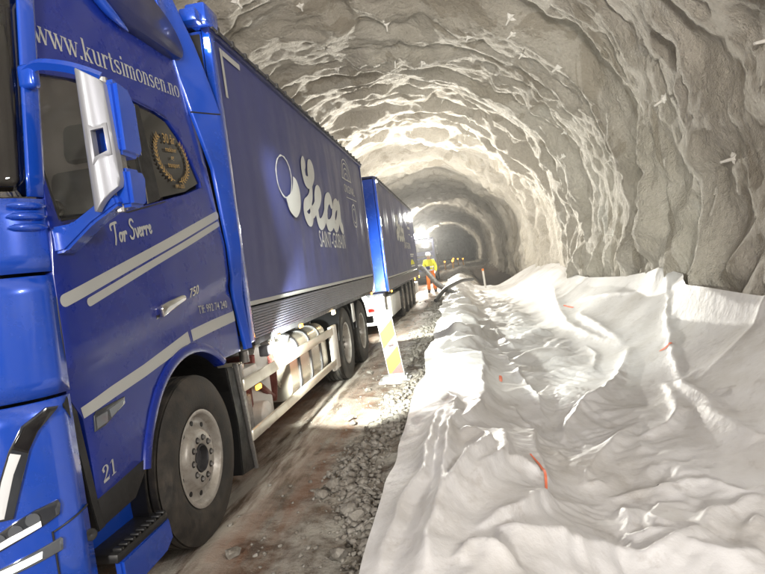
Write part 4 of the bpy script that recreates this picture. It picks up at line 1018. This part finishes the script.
def body(T, y0, y1, z0, zt, small=False, logo=True):
    """Curtain-sided body or trailer box between y0 and y1."""
    zc = z0 + .25; L = y1 - y0
    B().box(SX - .05, 2 * XM - SX + .05, y0 + .02, y0 + .06, z0, zt - .06).build('front_bulkhead', M['blue'], T)
    B().box(SX - .05, 2 * XM - SX + .05, y1 - .06, y1 - .02, z0, zt - .06).build('rear_door', M['navy'], T)
    B().box(SX - .04, 2 * XM - SX + .04, y0 + .03, y1 - .03, z0 - .02, z0 + .06).build('load_floor', M['chassis'], T)
    rb = B(); rb.prism([(SX + .0, zt - .10), (SX + .035, zt - .09), (SX + .04, zt - .02), (SX - .02, zt), (XM, zt + .03), (2 * XM - SX + .02, zt), (2 * XM - SX - .04, zt - .02), (2 * XM - SX - .035, zt - .09), (2 * XM - SX, zt - .10), (2 * XM - SX + .05, zt - .04), (SX - .05, zt - .04)], 'y', y0 - .02, y1 + .02)
    rb.build('roof', M['navy'], T)
    kb = B()
    kb.tube([(SX + .045, y0, zt - .05), (SX + .045, y1, zt - .05)], .012, 8)
    n = int(L / .3)
    for i in range(n): kb.box(SX + .03, SX + .06, y0 + .1 + i * L / n, y0 + .14 + i * L / n, zt - .065, zt - .015)
    kb.build('roof_edge_tube', M['chassis'], T)
    for mir in (False, True):
        f = fy(mir)
        cf = curtain_fn(y0, y1, 0, mir)
        nu, nv = int(L / .045), 40; U = np.linspace(y0 + .13, y1 - .09, nu); V = np.linspace(zc + .02, zt - .085, nv)
        vs = [cf(u, v, 0) for u in U for v in V]; q = gridq(nu, nv)
        mesh('curtain', vs, q if mir else q[:, ::-1], M['curtain'], T, 180)
        strip = [cf(u, v, .004) for u in U for v in (zc + .015, zc + .05)]
        mesh('curtain_hem', strip, gridq(nu, 2), M['sticker'], T, 180)
        cp = B(); cp.box(f(SX - .04), f(SX + .025), y0, y0 + .11, z0 - .02, zt - .02, .012); cp.build('corner_post', M['blue'], T)
        cp = B(); cp.box(f(SX - .04), f(SX + .022), y1 - .09, y1, z0 - .02, zt - .03, .008); cp.build('rear_post', M['navy'], T)
        # ribbed side board
        pr = []
        k = 11
        for i in range(k):
            za = z0 + (zc - z0) * i / k; h = (zc - z0) / k
            pr += [(SX + .022, za), (SX + .022, za + h * .62), (SX + .012, za + h * .70), (SX + .012, za + h * .95)]
        pr = [(f(a), b) for a, b in pr] + [(f(SX - .03), zc), (f(SX - .03), z0)]
        B().prism(pr, 'y', y0 + .12, y1 - .10).build('side_board', M['valance'], T)
        B().box(f(SX - .02), f(SX + .012), y0 + .12, y1 - .1, z0 - .055, z0 - .004, .004).build('lashing_rail', M['chassis'], T)
    ch = B()
    for x in (-2.55, -3.39): ch.box(x - .04, x + .04, y0 - .05 if small else y0 - 1.6, y1 - .2, z0 - .36, z0 - .06)
    for yy in np.arange(y0 + .5, y1, 1.3): ch.box(-3.4, -2.5, yy - .04, yy + .04, z0 - .3, z0 - .12)
    ch.build('chassis_frame', M['chassis'], T)
M['valance'] = mat('side_board', (.10, .105, .15), .35, .5, dust=((.16, .15, .15), .45, .8, .6), nscale=6)
def rear_wheels(T, ys, rad):
    for y in ys:
        for mir in (False, True):
            f = fy(mir); wheel(T, f(-1.705), y, rad, .34, .12, mir)
            gl = B(); v = []
            for a in np.linspace(12, 168, 24):
                for x in (-1.70, -2.1): v.append((f(x), y + (rad + .07) * math.cos(R(a)), rad + (rad + .05) * math.sin(R(a))))
            mesh('mudguard', v, gridq(24, 2), M['black'], T, 50)
        B().cyl((-4.0, y, rad), (-1.95, y, rad), .07).build('axle', M['chassis'], T)
def marker(T, x, y, z, m='lit_amber', s=1.0):
    o = B().box(x - .012, x + .012, y - .05 * s, y + .05 * s, z - .02 * s, z + .02 * s, .008).build('marker_lamp', M[m], T); return o

def build_truck():
    T = empty('truck', (XM, 5.0, 0))
    tag(T, 'blue curtain-sided truck with silver door stripes, nearest vehicle beside the camera', 'truck')
    build_cab(T)
    y0, y1, z0, zt = 4.42, 11.47, 1.105, 3.585
    body(T, y0, y1, z0, zt)
    fn = curtain_fn(y0, y1, .010)
    strokes('curtain_script', [(smoothpts(st, 5), wd) for st, wd in zip(LECA, (.15, .165, .17))], fn, M['white_print'], T)
    ring = [(6.21, 2.59), (6.20, 2.55), (6.19, 2.52), (6.16, 2.48), (6.14, 2.45), (6.10, 2.42), (6.06, 2.40), (6.02, 2.38), (5.98, 2.37), (5.94, 2.36), (5.90, 2.36), (5.85, 2.36), (5.81, 2.37), (5.78, 2.39), (5.75, 2.41), (5.72, 2.43), (5.70, 2.45), (5.68, 2.48), (5.67, 2.51), (5.67, 2.55), (5.67, 2.58), (5.67, 2.62), (5.69, 2.65), (5.71, 2.68), (5.73, 2.71), (5.76, 2.74), (5.80, 2.76), (5.84, 2.78), (5.88, 2.80), (5.92, 2.81), (5.96, 2.81), (6.00, 2.81), (6.05, 2.81), (6.08, 2.79), (6.12, 2.78), (6.15, 2.75), (6.18, 2.73), (6.20, 2.70), (6.21, 2.66), (6.22, 2.63)]
    ib = [(6.19, 2.59), (6.18, 2.55), (6.16, 2.52), (6.14, 2.49), (6.12, 2.46), (6.09, 2.43), (6.05, 2.41), (6.01, 2.40), (5.97, 2.38), (5.94, 2.38), (5.90, 2.37), (5.86, 2.38), (5.82, 2.39), (5.79, 2.40), (5.76, 2.42), (5.73, 2.44), (5.71, 2.46), (5.70, 2.49), (5.69, 2.52), (5.69, 2.55), (5.69, 2.58), (5.70, 2.61), (5.71, 2.65), (5.73, 2.68), (5.75, 2.70), (5.78, 2.73), (5.81, 2.75), (5.84, 2.77), (5.88, 2.78), (5.92, 2.79), (5.96, 2.80), (6.00, 2.80), (6.04, 2.79), (6.07, 2.78), (6.11, 2.76), (6.13, 2.74), (6.16, 2.72), (6.17, 2.69), (6.19, 2.66), (6.19, 2.62)]
    plate('curtain_logo', [ring, ib], lambda u, v, w: fn(u, v, .004), M['white_print'], T, 0, 0, np.arange(5.5, 6.6, .08))
    drop = smoothpts([(6.27, 2.63), (6.39, 2.60), (6.49, 2.50), (6.47, 2.37), (6.37, 2.26), (6.21, 2.18), (6.08, 2.20), (5.98, 2.25), (5.94, 2.31), (5.92, 2.36), (6.01, 2.39), (6.14, 2.45), (6.23, 2.54), (6.27, 2.63)], 4)[:-1]
    plate('curtain_logo', [drop], lambda u, v, w: fn(u, v, .005), M['white_print'], T, 0, 0, np.arange(5.5, 6.6, .08))
    a, b = (7.23, 1.88), (8.96, 1.87)
    t_ = text('curtain_lettering', 'SAINT-GOBAIN', fn, M['white_print'], T, .30, a[0], a[1], 0, (b[0] - a[0]) / 2.15, 0, slope=(b[1] - a[1]) / (b[0] - a[0]) )
    # arched emblem and small print
    em = []
    for r in (1.0, .8, .55, .3):
        em.append(([(9.72 + .36 * r * math.cos(t), 3.03 + .33 * r * math.sin(t)) for t in np.linspace(0, PI, 20)], .02))
    em.append(([(9.34, 3.02), (10.10, 3.02)], .02)); em.append(([(9.5, 2.72), (10.4, 2.72)], .014))
    em.append(([(10.0 + .19 * math.cos(t), 2.44 + .19 * math.sin(t)) for t in np.linspace(0, 2 * PI, 28)], .022)); em.append(([(10.0 + .12 * math.cos(t), 2.44 + .12 * math.sin(t)) for t in np.linspace(0, 2 * PI, 28)], .016))
    strokes('curtain_emblem', em, fn, M['white_print'], T, False)
    text('curtain_lettering', 'ORIGINAL', fn, M['white_print'], T, .19, 9.40, 2.80, 0, 1.0)
    strokes('corner_mark', [([(4.66, 3.42), (5.05, 3.42)], .05), ([(4.63, 3.445), (4.63, 3.05)], .05)], fn, M['sticker'], T, False)
    # front top corner of the body with its lamp
    tc = B(); tc.box(-1.64, -1.80, 4.30, 4.56, 3.53, 3.68, .02); tc.box(-1.67, -1.80, 4.18, 4.32, 3.50, 3.60, .02); tc.build('roof_corner', M['blue'], T)
    B().box(-1.715, -1.675, 4.385, 4.405, 3.37, 3.45, .008).build('corner_lamp', M['lit_white'], T)
    # lamp between cab and body
    wl = B().box(-1.70, -1.62, 4.62, 4.70, .94, 1.03, .012).build('work_lamp', M['chassis'], T)
    B().cyl((-1.625, 4.705, .985), (-1.61, 4.735, .985), .036, n=18).build('lamp_lens', M['lit_white'], wl)
    B().sph((-1.605, 4.66, .99), .034, (.6, 1, 1), 16).build('lamp_bulb', M['lit_white'], wl)
    # side guard
    g = B(); g.box(-1.715, -1.685, 4.20, 7.33, .755, .845, .006); g.build('side_guard_rail', M['alu'], T)
    g = B(); g.box(-1.715, -1.685, 4.24, 7.33, .365, .445, .006); g.build('side_guard_rail', M['alu'], T)
    B().box(-1.74, -1.70, 7.26, 7.62, .30, .86, .01).build('guard_end_plate', M['whitepaint'], T)
    B().box(-1.78, -1.72, 4.22, 4.30, .30, .95, .008).build('guard_post', M['steel'], T)
    B().box(-1.73, -2.15, 4.22, 4.62, .80, .90, .012).build('catwalk_box', M['whitepaint'], T)
    cw = B(); cw.box(-1.75, -2.5, 4.10, 4.40, .90, .94, .006)
    for k in range(6): cw.box(-1.75, -2.5, 4.12 + .045 * k, 4.14 + .045 * k, .94, .955)
    cw.build('catwalk', M['alu'], T)
    # canisters and pipework behind the guard
    B().cyl((-1.98, 5.0, .40), (-1.98, 5.0, .98), .20, n=28).sph((-1.98, 5.0, .98), .2, (1, 1, .35), 24).sph((-1.98, 5.0, .40), .2, (1, 1, .3), 24).build('air_filter', M['whitepaint'], T)
    B().cyl((-1.95, 4.82, .42), (-1.78, 4.82, .42), .12, n=24).sph((-1.78, 4.82, .42), .12, (.4, 1, 1), 20).build('air_tank', M['whitepaint'], T)
    B().box(-1.80, -2.1, 4.36, 4.60, .32, .66, .02).build('battery_box', M['grey_plastic'], T)
    rp = B(); rp.tube(smoothpts([(-1.80, 4.7, .95), (-1.82, 4.75, .75), (-1.8, 4.9, .62), (-1.82, 5.15, .5)], 5), .03, 10); rp.tube(smoothpts([(-1.84, 5.2, .95), (-1.82, 5.22, .7), (-1.86, 5.25, .45)], 5), .045, 10); rp.box(-1.86, -2.0, 4.66, 4.78, .5, .95, .01)
    rp.build('pipework', M['rust'], T)
    vb = B(); vb.tube(smoothpts([(-1.74, 4.55, 1.0), (-1.78, 4.75, 1.06), (-1.86, 5.1, 1.04), (-1.84, 5.4, .98)], 5), .028, 10); vb.cyl((-1.76, 4.95, .98), (-1.76, 5.08, .98), .05, n=14); vb.cyl((-1.78, 4.5, .93), (-1.78, 4.5, 1.02), .04, n=12)
    vb.build('valve_block', M['steel'], T)
    marker(T, -1.74, 4.62, .70)
    # fuel tank with straps
    tk = []
    def rrect(r, n=6):
        o = []
        for cx_, cz_, a0 in ((1, 1, 0), (-1, 1, 90), (-1, -1, 180), (1, -1, 270)):
            for i in range(n + 1):
                a = R(a0 + 90 * i / n); o.append((-2.07 + cx_ * (.30 - r) + r * math.cos(a), .64 + cz_ * (.30 - r) + r * math.sin(a)))
        return o
    tb = B(); tb.prism(rrect(.13), 'y', 5.62, 7.22, .0); tb.build('fuel_tank', M['tank'], T, 50)
    for yy in (5.95, 6.42, 6.9):
        s_ = B(); s_.prism([(a + (a + 2.07) * .04, b + (b - .64) * .04) for a, b in rrect(.13)], 'y', yy - .028, yy + .028); s_.build('tank_strap', M['chassis'], T, 50)
    B().cyl((-1.86, 5.78, .92), (-1.84, 5.78, .99), .06, n=20).build('fuel_cap', M['chassis'], T)
    rear_wheels(T, (8.276, 9.646), .515)
    B().box(-1.72, -1.70, 8.87, 9.06, .74, 1.03, .006).build('plate_between_wheels', M['whitepaint'], T)
    fl = B(); fl.box(-1.74, -2.1, 10.25, 10.28, .22, .95, .005); fl.build('mudflap', M['black'], T)
    tl = B(); tl.box(-1.74, -1.86, 11.34, 11.42, .66, .73, .015); tl.build('tail_lamp', M['red_lamp'], T)
    for y, z in ((5.90, 1.045), (10.9, 1.05)): marker(T, -1.682, y, z)
    marker(T, -1.675, 7.45, 1.03, 'lit_warm', 1.3); marker(T, -1.675, 5.1, 1.045, 'lit_amber', .8)
    B().box(-1.80, -4.1, 11.40, 11.50, .45, .58, .01).build('rear_bumper', M['chassis'], T)
    B().box(-2.05, -1.90, 11.50, 11.58, .86, .98, .015).build('rear_work_lamp', M['lit_soft'], T)
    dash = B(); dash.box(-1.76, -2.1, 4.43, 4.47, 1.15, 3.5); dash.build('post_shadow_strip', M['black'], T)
    return T
def build_trailer():
    T = empty('trailer', (XM, 18.5, 0))
    tag(T, 'dark blue curtain-sided trailer with bright front wall, coupled behind the first truck', 'trailer')
    y0, y1, z0, zt = 13.55, 24.2, .95, 3.60
    body(T, y0, y1, z0, zt, True)
    fn = curtain_fn(y0, y1, .010)
    sc = (y1 - y0) / 7.05
    tr = lambda p: (16.2 + (p[0] - 5.9) * 1.10, 2.5 + (p[1] - 2.45) * .9)
    strokes('curtain_script', [([tr(p) for p in smoothpts(st, 5)], wd) for st, wd in zip(LECA, (.16, .17, .17))], fn, M['white_print'], T)
    em = [([(21.5 + .5 * r * math.cos(t), 2.95 + .33 * r * math.sin(t)) for t in np.linspace(0, PI, 16)], .03) for r in (1, .7, .4)] + [([(20.9, 2.94), (22.1, 2.94)], .03), ([(20.95, 2.74), (22.0, 2.74)], .09), ([(21.1, 2.5), (21.9, 2.5)], .04)]
    strokes('curtain_emblem', em, fn, M['white_print'], T, False)
    text('curtain_lettering', 'SAINT-GOBAIN', fn, M['white_print'], T, .30, 19.0, 1.98, 0, 1.2)
    strokes('curtain_text_line', [([(20.9, 1.78), (22.4, 1.78)], .05), ([(21.0, 1.71), (22.2, 1.71)], .03), ([(20.9, 1.36), (22.6, 1.36)], .045)], fn, M['white_print'], T, False)
    leaf = [(20.7 + .01, 1.42), (20.8, 1.52), (21.2, 1.60), (21.8, 1.58), (22.3, 1.46), (22.4, 1.42)]
    plate('curtain_green_mark', [leaf], lambda u, v, w: fn(u, v, .004), M['hivis'], T, 0)
    rear_wheels(T, (17.0, 18.35, 19.7, 21.05), .5)
    B().box(-1.73, -2.3, 14.1, 16.3, .28, .78, .02).build('side_skirt', M['whitepaint'], T)
    B().box(-1.73, -2.5, 21.8, 23.6, .30, .70, .02).build('storage_box', M['whitepaint'], T)
    B().box(-1.74, -2.45, 13.0, 13.08, .22, .86, .015).build('front_guard_plate', M['whitepaint'], T)
    db = B(); db.box(-3.05, -2.89, 11.5, 14.5, .50, .62, .01); db.tube([(-2.4, 13.6, .56), (-2.95, 11.9, .56)], .05); db.tube([(-3.5, 13.6, .56), (-2.99, 11.9, .56)], .05); db.box(-1.76, -4.18, 13.06, 13.5, .82, .92, .01)
    db.build('drawbar', M['chassis'], T)
    B().box(-1.69, -1.64, 13.56, 13.62, 3.44, 3.50, .01).build('corner_lamp', M['lit_soft'], T)
    for y in (21.6, 23.9): marker(T, -1.67, y, .88, 'lit_amber', 2.2)
    for y in (14.0,): marker(T, -1.67, y, .90, 'lit_amber', 1.2)
    return T
# outlines on the front skin: (s along the skin from the corner, z)
HL_UP = [(.071, 1.157), (.121, 1.163), (.215, 1.11), (.267, 1.025), (.313, .91), (.36, .78), (.365, .755), (.286, .755), (.197, 1.013), (.158, 1.08)]
HL_TIP = [(.078, 1.150), (.121, 1.156), (.208, 1.104), (.255, 1.03), (.205, 1.0), (.165, 1.075)]
HL_DRL = [(.262, 1.015), (.305, .91), (.345, .78), (.345, .765), (.315, .765), (.262, .93), (.228, 1.0)]
HL_LOW = [(.45, .66), (.341, .712), (.288, .741), (.213, .767), (.129, .782), (.122, .762), (.131, .721), (.224, .685), (.288, .662), (.352, .637), (.46, .60)]
HL_LOWIN = [(.45, .632), (.30, .692), (.20, .722), (.20, .70), (.29, .670), (.355, .645), (.46, .608)]
HL_BULB = [(.285, .705), (.345, .685), (.405, .66), (.225, .735)]
HL_FOG = [(.45, .53), (.362, .569), (.286, .592), (.140, .628), (.133, .62), (.138, .577), (.292, .542), (.368, .52), (.46, .48)]
HL_FOGIN = [(.45, .535), (.36, .562), (.29, .580), (.21, .598), (.215, .572), (.295, .552), (.368, .532), (.455, .50)]
HL_TOW = (.012, .575)
TRUCK = build_truck()
TRAILER = build_trailer()

# ------------------------------------------------------------------ things on the road and farther in
def build_delineator():
    T = empty('marker_board', (-1.0, 7.65, 0)); tag(T, 'leaning yellow and worn red striped marker board on a grey foot beside the truck wheels', 'marker board')
    t0, t1 = Vector((-1.185, 7.72, .96)), Vector((-.975, 7.72, .965)); b0, b1 = Vector((-1.085, 7.64, .07)), Vector((-.875, 7.64, .075))
    def fn(u, v, w):
        p = (b0 * (1 - u) + b1 * u) * (1 - v) + (t0 * (1 - u) + t1 * u) * v; return tuple(p + Vector((0, -w, 0)))
    rc = [(.0, .02), (.06, 0), (.94, 0), (1, .02), (1, .98), (.94, 1), (.06, 1), (0, .98)]
    plate('board', [rc], fn, M['whitepaint'], T, .03, .004)
    # diagonal bands, each a sheet on the board
    def band(name, v0, v1, m, sl=.20):
        pts = [(.03, max(.015, min(.985, v0 - sl / 2))), (.97, max(.015, min(.985, v0 + sl / 2))), (.97, max(.015, min(.985, v1 + sl / 2))), (.03, max(.015, min(.985, v1 - sl / 2)))]
        plate(name, [pts], lambda u, v, w: fn(u, v, .005), m, T, 0)
    band('red_band', -.1, .13, M['pink']); band('yellow_band', .13, .36, M['yellow']); band('red_band', .36, .53, M['pink']); band('yellow_band', .53, .76, M['yellow']); band('red_band', .76, 1.1, M['pink'])
    hs = plate('hand_slot', [[(.42, .455), (.72, .463), (.72, .485), (.42, .477)]], lambda u, v, w: fn(u, v, .008), M['chassis'], T, 0)
    f = B(); f.box(-1.22, -.80, 7.52, 7.78, .0, .055, .012); f.box(-1.17, -.84, 7.56, 7.74, .05, .10, .014); f.box(-1.09, -.87, 7.60, 7.70, .09, .13, .01)
    f.build('foot', M['grey_plastic'], T)
build_delineator()
def skinned(name, joints, bones, m, parent, lv=2):
    """One continuous body grown round a chain of joints: joints {key: (x, y, z, r)}."""
    keys = list(joints); me = bpy.data.meshes.new(name)
    org = ORG[parent.name]
    me.from_pydata([tuple(Vector(joints[k][:3])) for k in keys], [(keys.index(a), keys.index(b)) for a, b in bones], []); me.update()
    o = bpy.data.objects.new(name, me); COL.objects.link(o)
    md = o.modifiers.new('skin', 'SKIN'); md.use_smooth_shade = True
    for v, k in zip(me.skin_vertices[0].data, keys):
        r = joints[k][3]; v.radius = (r, r) if not hasattr(r, '__len__') else r
    me.skin_vertices[0].data[0].use_root = True
    s = o.modifiers.new('sub', 'SUBSURF'); s.levels = lv; s.render_levels = lv
    dg = bpy.context.evaluated_depsgraph_get(); dg.update()
    m2 = bpy.data.meshes.new_from_object(o.evaluated_get(dg)); bpy.data.objects.remove(o); bpy.data.meshes.remove(me)
    m2.transform(Matrix.Translation(org))
    return link(name, m2, m, parent, 180)
def build_person():
    T = empty('person', (-1.36, 27.0, float(gz(np.array(-1.36), np.array(27.0)))))
    tag(T, 'worker in yellow hi-vis jacket, orange trousers and white helmet beside the trailer', 'person')
    J = dict(pelvis=(0, 0, .95, .13), belly=(0, -.01, 1.12, (.15, .12)), chest=(0, -.03, 1.36, (.17, .13)), neck=(0, -.04, 1.53, .055), head=(0, -.06, 1.64, (.085, .10)), crown=(0, -.06, 1.75, (.07, .085)),
             lh=(-.10, 0, .90, .10), lk=(-.13, -.10, .50, .07), la=(-.14, .02, .10, .05), lt=(-.15, -.14, .05, .045), rh=(.10, 0, .90, .10), rk=(.12, .05, .50, .07), ra=(.14, .20, .12, .05), rt=(.15, .06, .05, .045),
             ls=(-.19, -.02, 1.43, .065), le=(-.27, -.04, 1.15, .05), lw=(-.24, -.22, .98, .036), lp=(-.22, -.30, .95, .04), rs=(.19, -.02, 1.43, .065), re=(.28, .02, 1.16, .05), rw=(.26, -.12, .94, .036), rp=(.25, -.18, .90, .04))
    bones = [('pelvis', 'belly'), ('belly', 'chest'), ('chest', 'neck'), ('neck', 'head'), ('head', 'crown'), ('pelvis', 'lh'), ('lh', 'lk'), ('lk', 'la'), ('la', 'lt'), ('pelvis', 'rh'), ('rh', 'rk'), ('rk', 'ra'), ('ra', 'rt'),
             ('chest', 'ls'), ('ls', 'le'), ('le', 'lw'), ('lw', 'lp'), ('chest', 'rs'), ('rs', 're'), ('re', 'rw'), ('rw', 'rp')]
    skinned('body', J, bones, M['skin'], T)
    g = lambda k, d: (*J[k][:3], tuple(r + d for r in J[k][3]) if hasattr(J[k][3], '__len__') else J[k][3] + d)
    jk = {k: g(k, .03) for k in ('pelvis', 'belly', 'chest', 'ls', 'le', 'lw', 'rs', 're', 'rw')}; jk['neck'] = (0, -.04, 1.50, .085)
    skinned('jacket', jk, [b for b in bones if b[0] in jk and b[1] in jk], M['hivis'], T)
    tr = {k: g(k, .025) for k in ('pelvis', 'lh', 'lk', 'la', 'rh', 'rk', 'ra')}; tr['pelvis'] = (0, 0, .93, .14)
    skinned('trousers', tr, [b for b in bones if b[0] in tr and b[1] in tr], M['hi_orange'], T)
    o = ORG[T.name]
    P = lambda x, y, z: (o.x + x, o.y + y, o.z + z)
    for sx, yk in ((-1, -.06), (1, .13)):
        b = B(); b.box(o.x + sx * .145 - .055, o.x + sx * .145 + .055, o.y + yk - .15, o.y + yk + .13, o.z, o.z + .10, .03); b.cyl(P(sx * .14, yk + .07, .08), P(sx * .14, yk + .07, .26), .072, n=14); b.build('boot', M['boot'], T, 50)
    h = B(); h.sph(P(0, -.055, 1.735), .135, (.95, 1.08, .85), 20); h.box(o.x - .10, o.x + .10, o.y - .26, o.y - .1, o.z + 1.70, o.z + 1.715, .005); h.build('helmet', M['helmet'], T, 60)
    for z, rx, ry in ((1.02, .185, .165), (1.17, .20, .165)):
        b = B(); v = [P(rx * math.cos(t), -.01 + ry * math.sin(t), z + dz) for t in np.linspace(0, 2 * PI, 24) for dz in (-.03, .03)]; mesh('reflective_band', v, gridq(24, 2), M['reflective'], T, 180)
    for sx in (-1, 1):
        e = B(); e.sph(P(sx * .035, -.155, 1.655), .012, n=8); e.build('eye', M['boot'], T)
    B().sph(P(0, -.165, 1.625), .018, (.8, 1.2, 1.2), 8).build('nose', M['skin'], T)
    B().box(o.x - .16, o.x + .02, o.y - .19, o.y - .14, o.z + 1.05, o.z + 1.20, .02).build('tool_pouch', M['navy'], T)
build_person()
def build_far_truck():
    """A lorry facing out of the tunnel with its roof floodlight lit."""
    T = empty('truck', (-2.7, 38, 0)); tag(T, 'distant dark-fronted truck facing the camera, bright floodlight lit on its roof', 'truck')
    x0, x1, y = -3.95, -1.42, 36.6
    B().prism([(y, .5), (y, 1.7), (y + .25, 2.65), (y + .6, 2.85), (y + 2.1, 2.85), (y + 2.1, .5)], 'x', x0, x1, .05).build('cab', M['navy'], T)  # dark colour stands in for the front being unlit
    B().prism([(y - .015, 1.62), (y + .215, 2.55), (y + .26, 2.55), (y + .03, 1.62)], 'x', x0 + .12, x1 - .12, .01).build('windscreen', M['gloss_black'], T)
    g = B()
    for k in range(5): g.box(x0 + .45, x1 - .45, y - .03, y + .01, .95 + .12 * k, 1.03 + .12 * k, .01)
    g.build('grille', M['black'], T)
    B().box(x0, x1, y - .12, y + .2, .42, .78, .05).build('bumper', M['chassis'], T)
    for x in (x0 + .3, x1 - .3):
        B().box(x - .18, x + .18, y - .14, y - .10, .62, .76, .02).build('headlight', M['lit_soft'], T)
        B().box(x - .12, x + .12, y - .14, y + .0, 1.5, 1.56, .01).build('wiper', M['black'], T)
    for x in (x0 - .14, x1 + .14):
        m = B(); m.box(x - .09, x + .09, y + .1, y + .22, 1.75, 2.35, .03); m.tube([(x, y + .16, 2.3), (x * .9 - .27, y + .3, 2.4)], .02); m.build('mirror', M['black'], T)
    for x in (x0 + .2, x1 - .2): 
        for yy in (y + 1.2, y + 4.6): B().lathe_x((x, yy, .5), [(-.15, .2), (-.15, .5), (.15, .5), (.15, .2)], 28).build('wheel', M['rubber'], T)
    B().box(x0 + .02, x1 - .02, y + 2.3, y + 8, .9, 2.9, .04).build('load_body', M['chassis'], T)
    b = B(); b.box(-2.50, -1.58, 35.15, 35.30, 2.76, 3.12, .03); b.tube([(-2.04, 35.28, 2.9), (-2.04, 36.2, 2.86), (-2.04, 37.2, 2.86)], .03)
    b.build('floodlight', M['chassis'], T)
    B().box(-2.46, -1.62, 35.125, 35.15, 2.80, 3.08, .01).build('floodlight_glare_glass', M['lit_flood'], T)  # lit pane of the lamp, widened to stand for its glare
    B().sph((-1.75, 36.9, 2.95), .07, (1, 1, 1.3)).build('beacon', M['lit_amber'], T)
build_far_truck()
def build_hoses():
    b = B(); b.tube(smoothpts([(-1.78, 24.6, 1.22), (-1.60, 24.9, 1.20), (-1.30, 24.5, .90), (-1.0, 23.6, .55), (-.72, 22.4, .40), (-.45, 21.2, .30), (-.2, 20.6, .2)], 6), .105, 14)
    tag(b.build('blowing_hose', M['hose'], None, 60), 'thick grey hose sloping from the trailer end down under the sheet edge', 'hose')
    b = B(); b.tube(smoothpts([(-.95, 20.2, .10), (-.64, 21.0, .38), (-.35, 22.4, .46), (.05, 24.2, .50), (.5, 26.5, .40)], 6), .07, 12)
    tag(b.build('drain_pipe', M['hoseb'], None, 60), 'black pipe lying across the far end of the sheet on the bank', 'pipe')
build_hoses()
def build_stake():
    T = empty('stake', (1.17, 31.2, float(gz(np.array(1.17), np.array(31.2))))); tag(T, 'short white stake with orange top standing at the far end of the sheet', 'stake')
    z = ORG[T.name].z
    B().cyl((1.19, 31.2, z - .05), (1.16, 31.2, .56), .05, n=12).build('post', M['whitepaint'], T)
    B().cyl((1.16, 31.2, .56), (1.158, 31.2, .67), .055, n=12).build('cap', M['hi_orange'], T)
build_stake()
def build_warning_lamps():
    spots = [(-1.5, 62, .98, 1.5, 'leftmost lamp'), (-.72, 66, .9, 2.2, 'lower lamp'), (-.80, 88, 1.0, 2.2, 'brightest lamp'), (-2.55, 74, .95, 1.4, 'lamp'), (-.15, 82, .95, 1.6, 'lamp'), (.50, 76, .92, 1.4, 'lamp')]
    labels = ['small amber warning lamp on a post, far down the tunnel road', 'amber warning lamp on a post, nearest of the distant pair near the bank', 'amber warning lamp on a post, farther of the distant pair near the bank', 'amber warning lamp on a post, closest to the far truck', 'amber warning lamp on a post, standing by the grey bank', 'amber warning lamp on a post, nearest the right tunnel wall']
    for (x, y, z, s, _), lb in zip(spots, labels):
        g0 = float(gz(np.array(x), np.array(float(y)))); T = empty('warning_lamp', (x, y, g0)); tag(T, lb, 'warning lamp', 'warning lamps along the far road')
        B().box(x - .09, x + .09, y - .02, y + .02, g0 + .05, g0 + z - .1, .01).build('board', M['yellow'], T)
        B().box(x - .2, x + .2, y - .15, y + .15, g0, g0 + .08, .02).build('foot', M['grey_plastic'], T)
        B().cyl((x, y - .05, g0 + z), (x, y + .05, g0 + z), .055 * s, n=20).build('lamp', M['lit_amber'], T)
build_warning_lamps()

# ------------------------------------------------------------------ haze added to spread the lamp glow
def build_haze():
    hb = B(); hb.box(-9.6, 6.2, -14.5, 253, -2.9, 9.2); m = bpy.data.materials.new('glow_haze'); m.use_nodes = True
    n = m.node_tree.nodes; n.remove(n['Principled BSDF']); v = n.new('ShaderNodeVolumePrincipled')
    v.inputs['Color'].default_value = (.93, .92, .90, 1); v.inputs['Density'].default_value = .0008; v.inputs['Anisotropy'].default_value = .6
    m.node_tree.links.new(v.outputs[0], n['Material Output'].inputs['Volume'])
    tag(hb.build('haze', m, None), None, None, None, 'stuff')
build_haze()
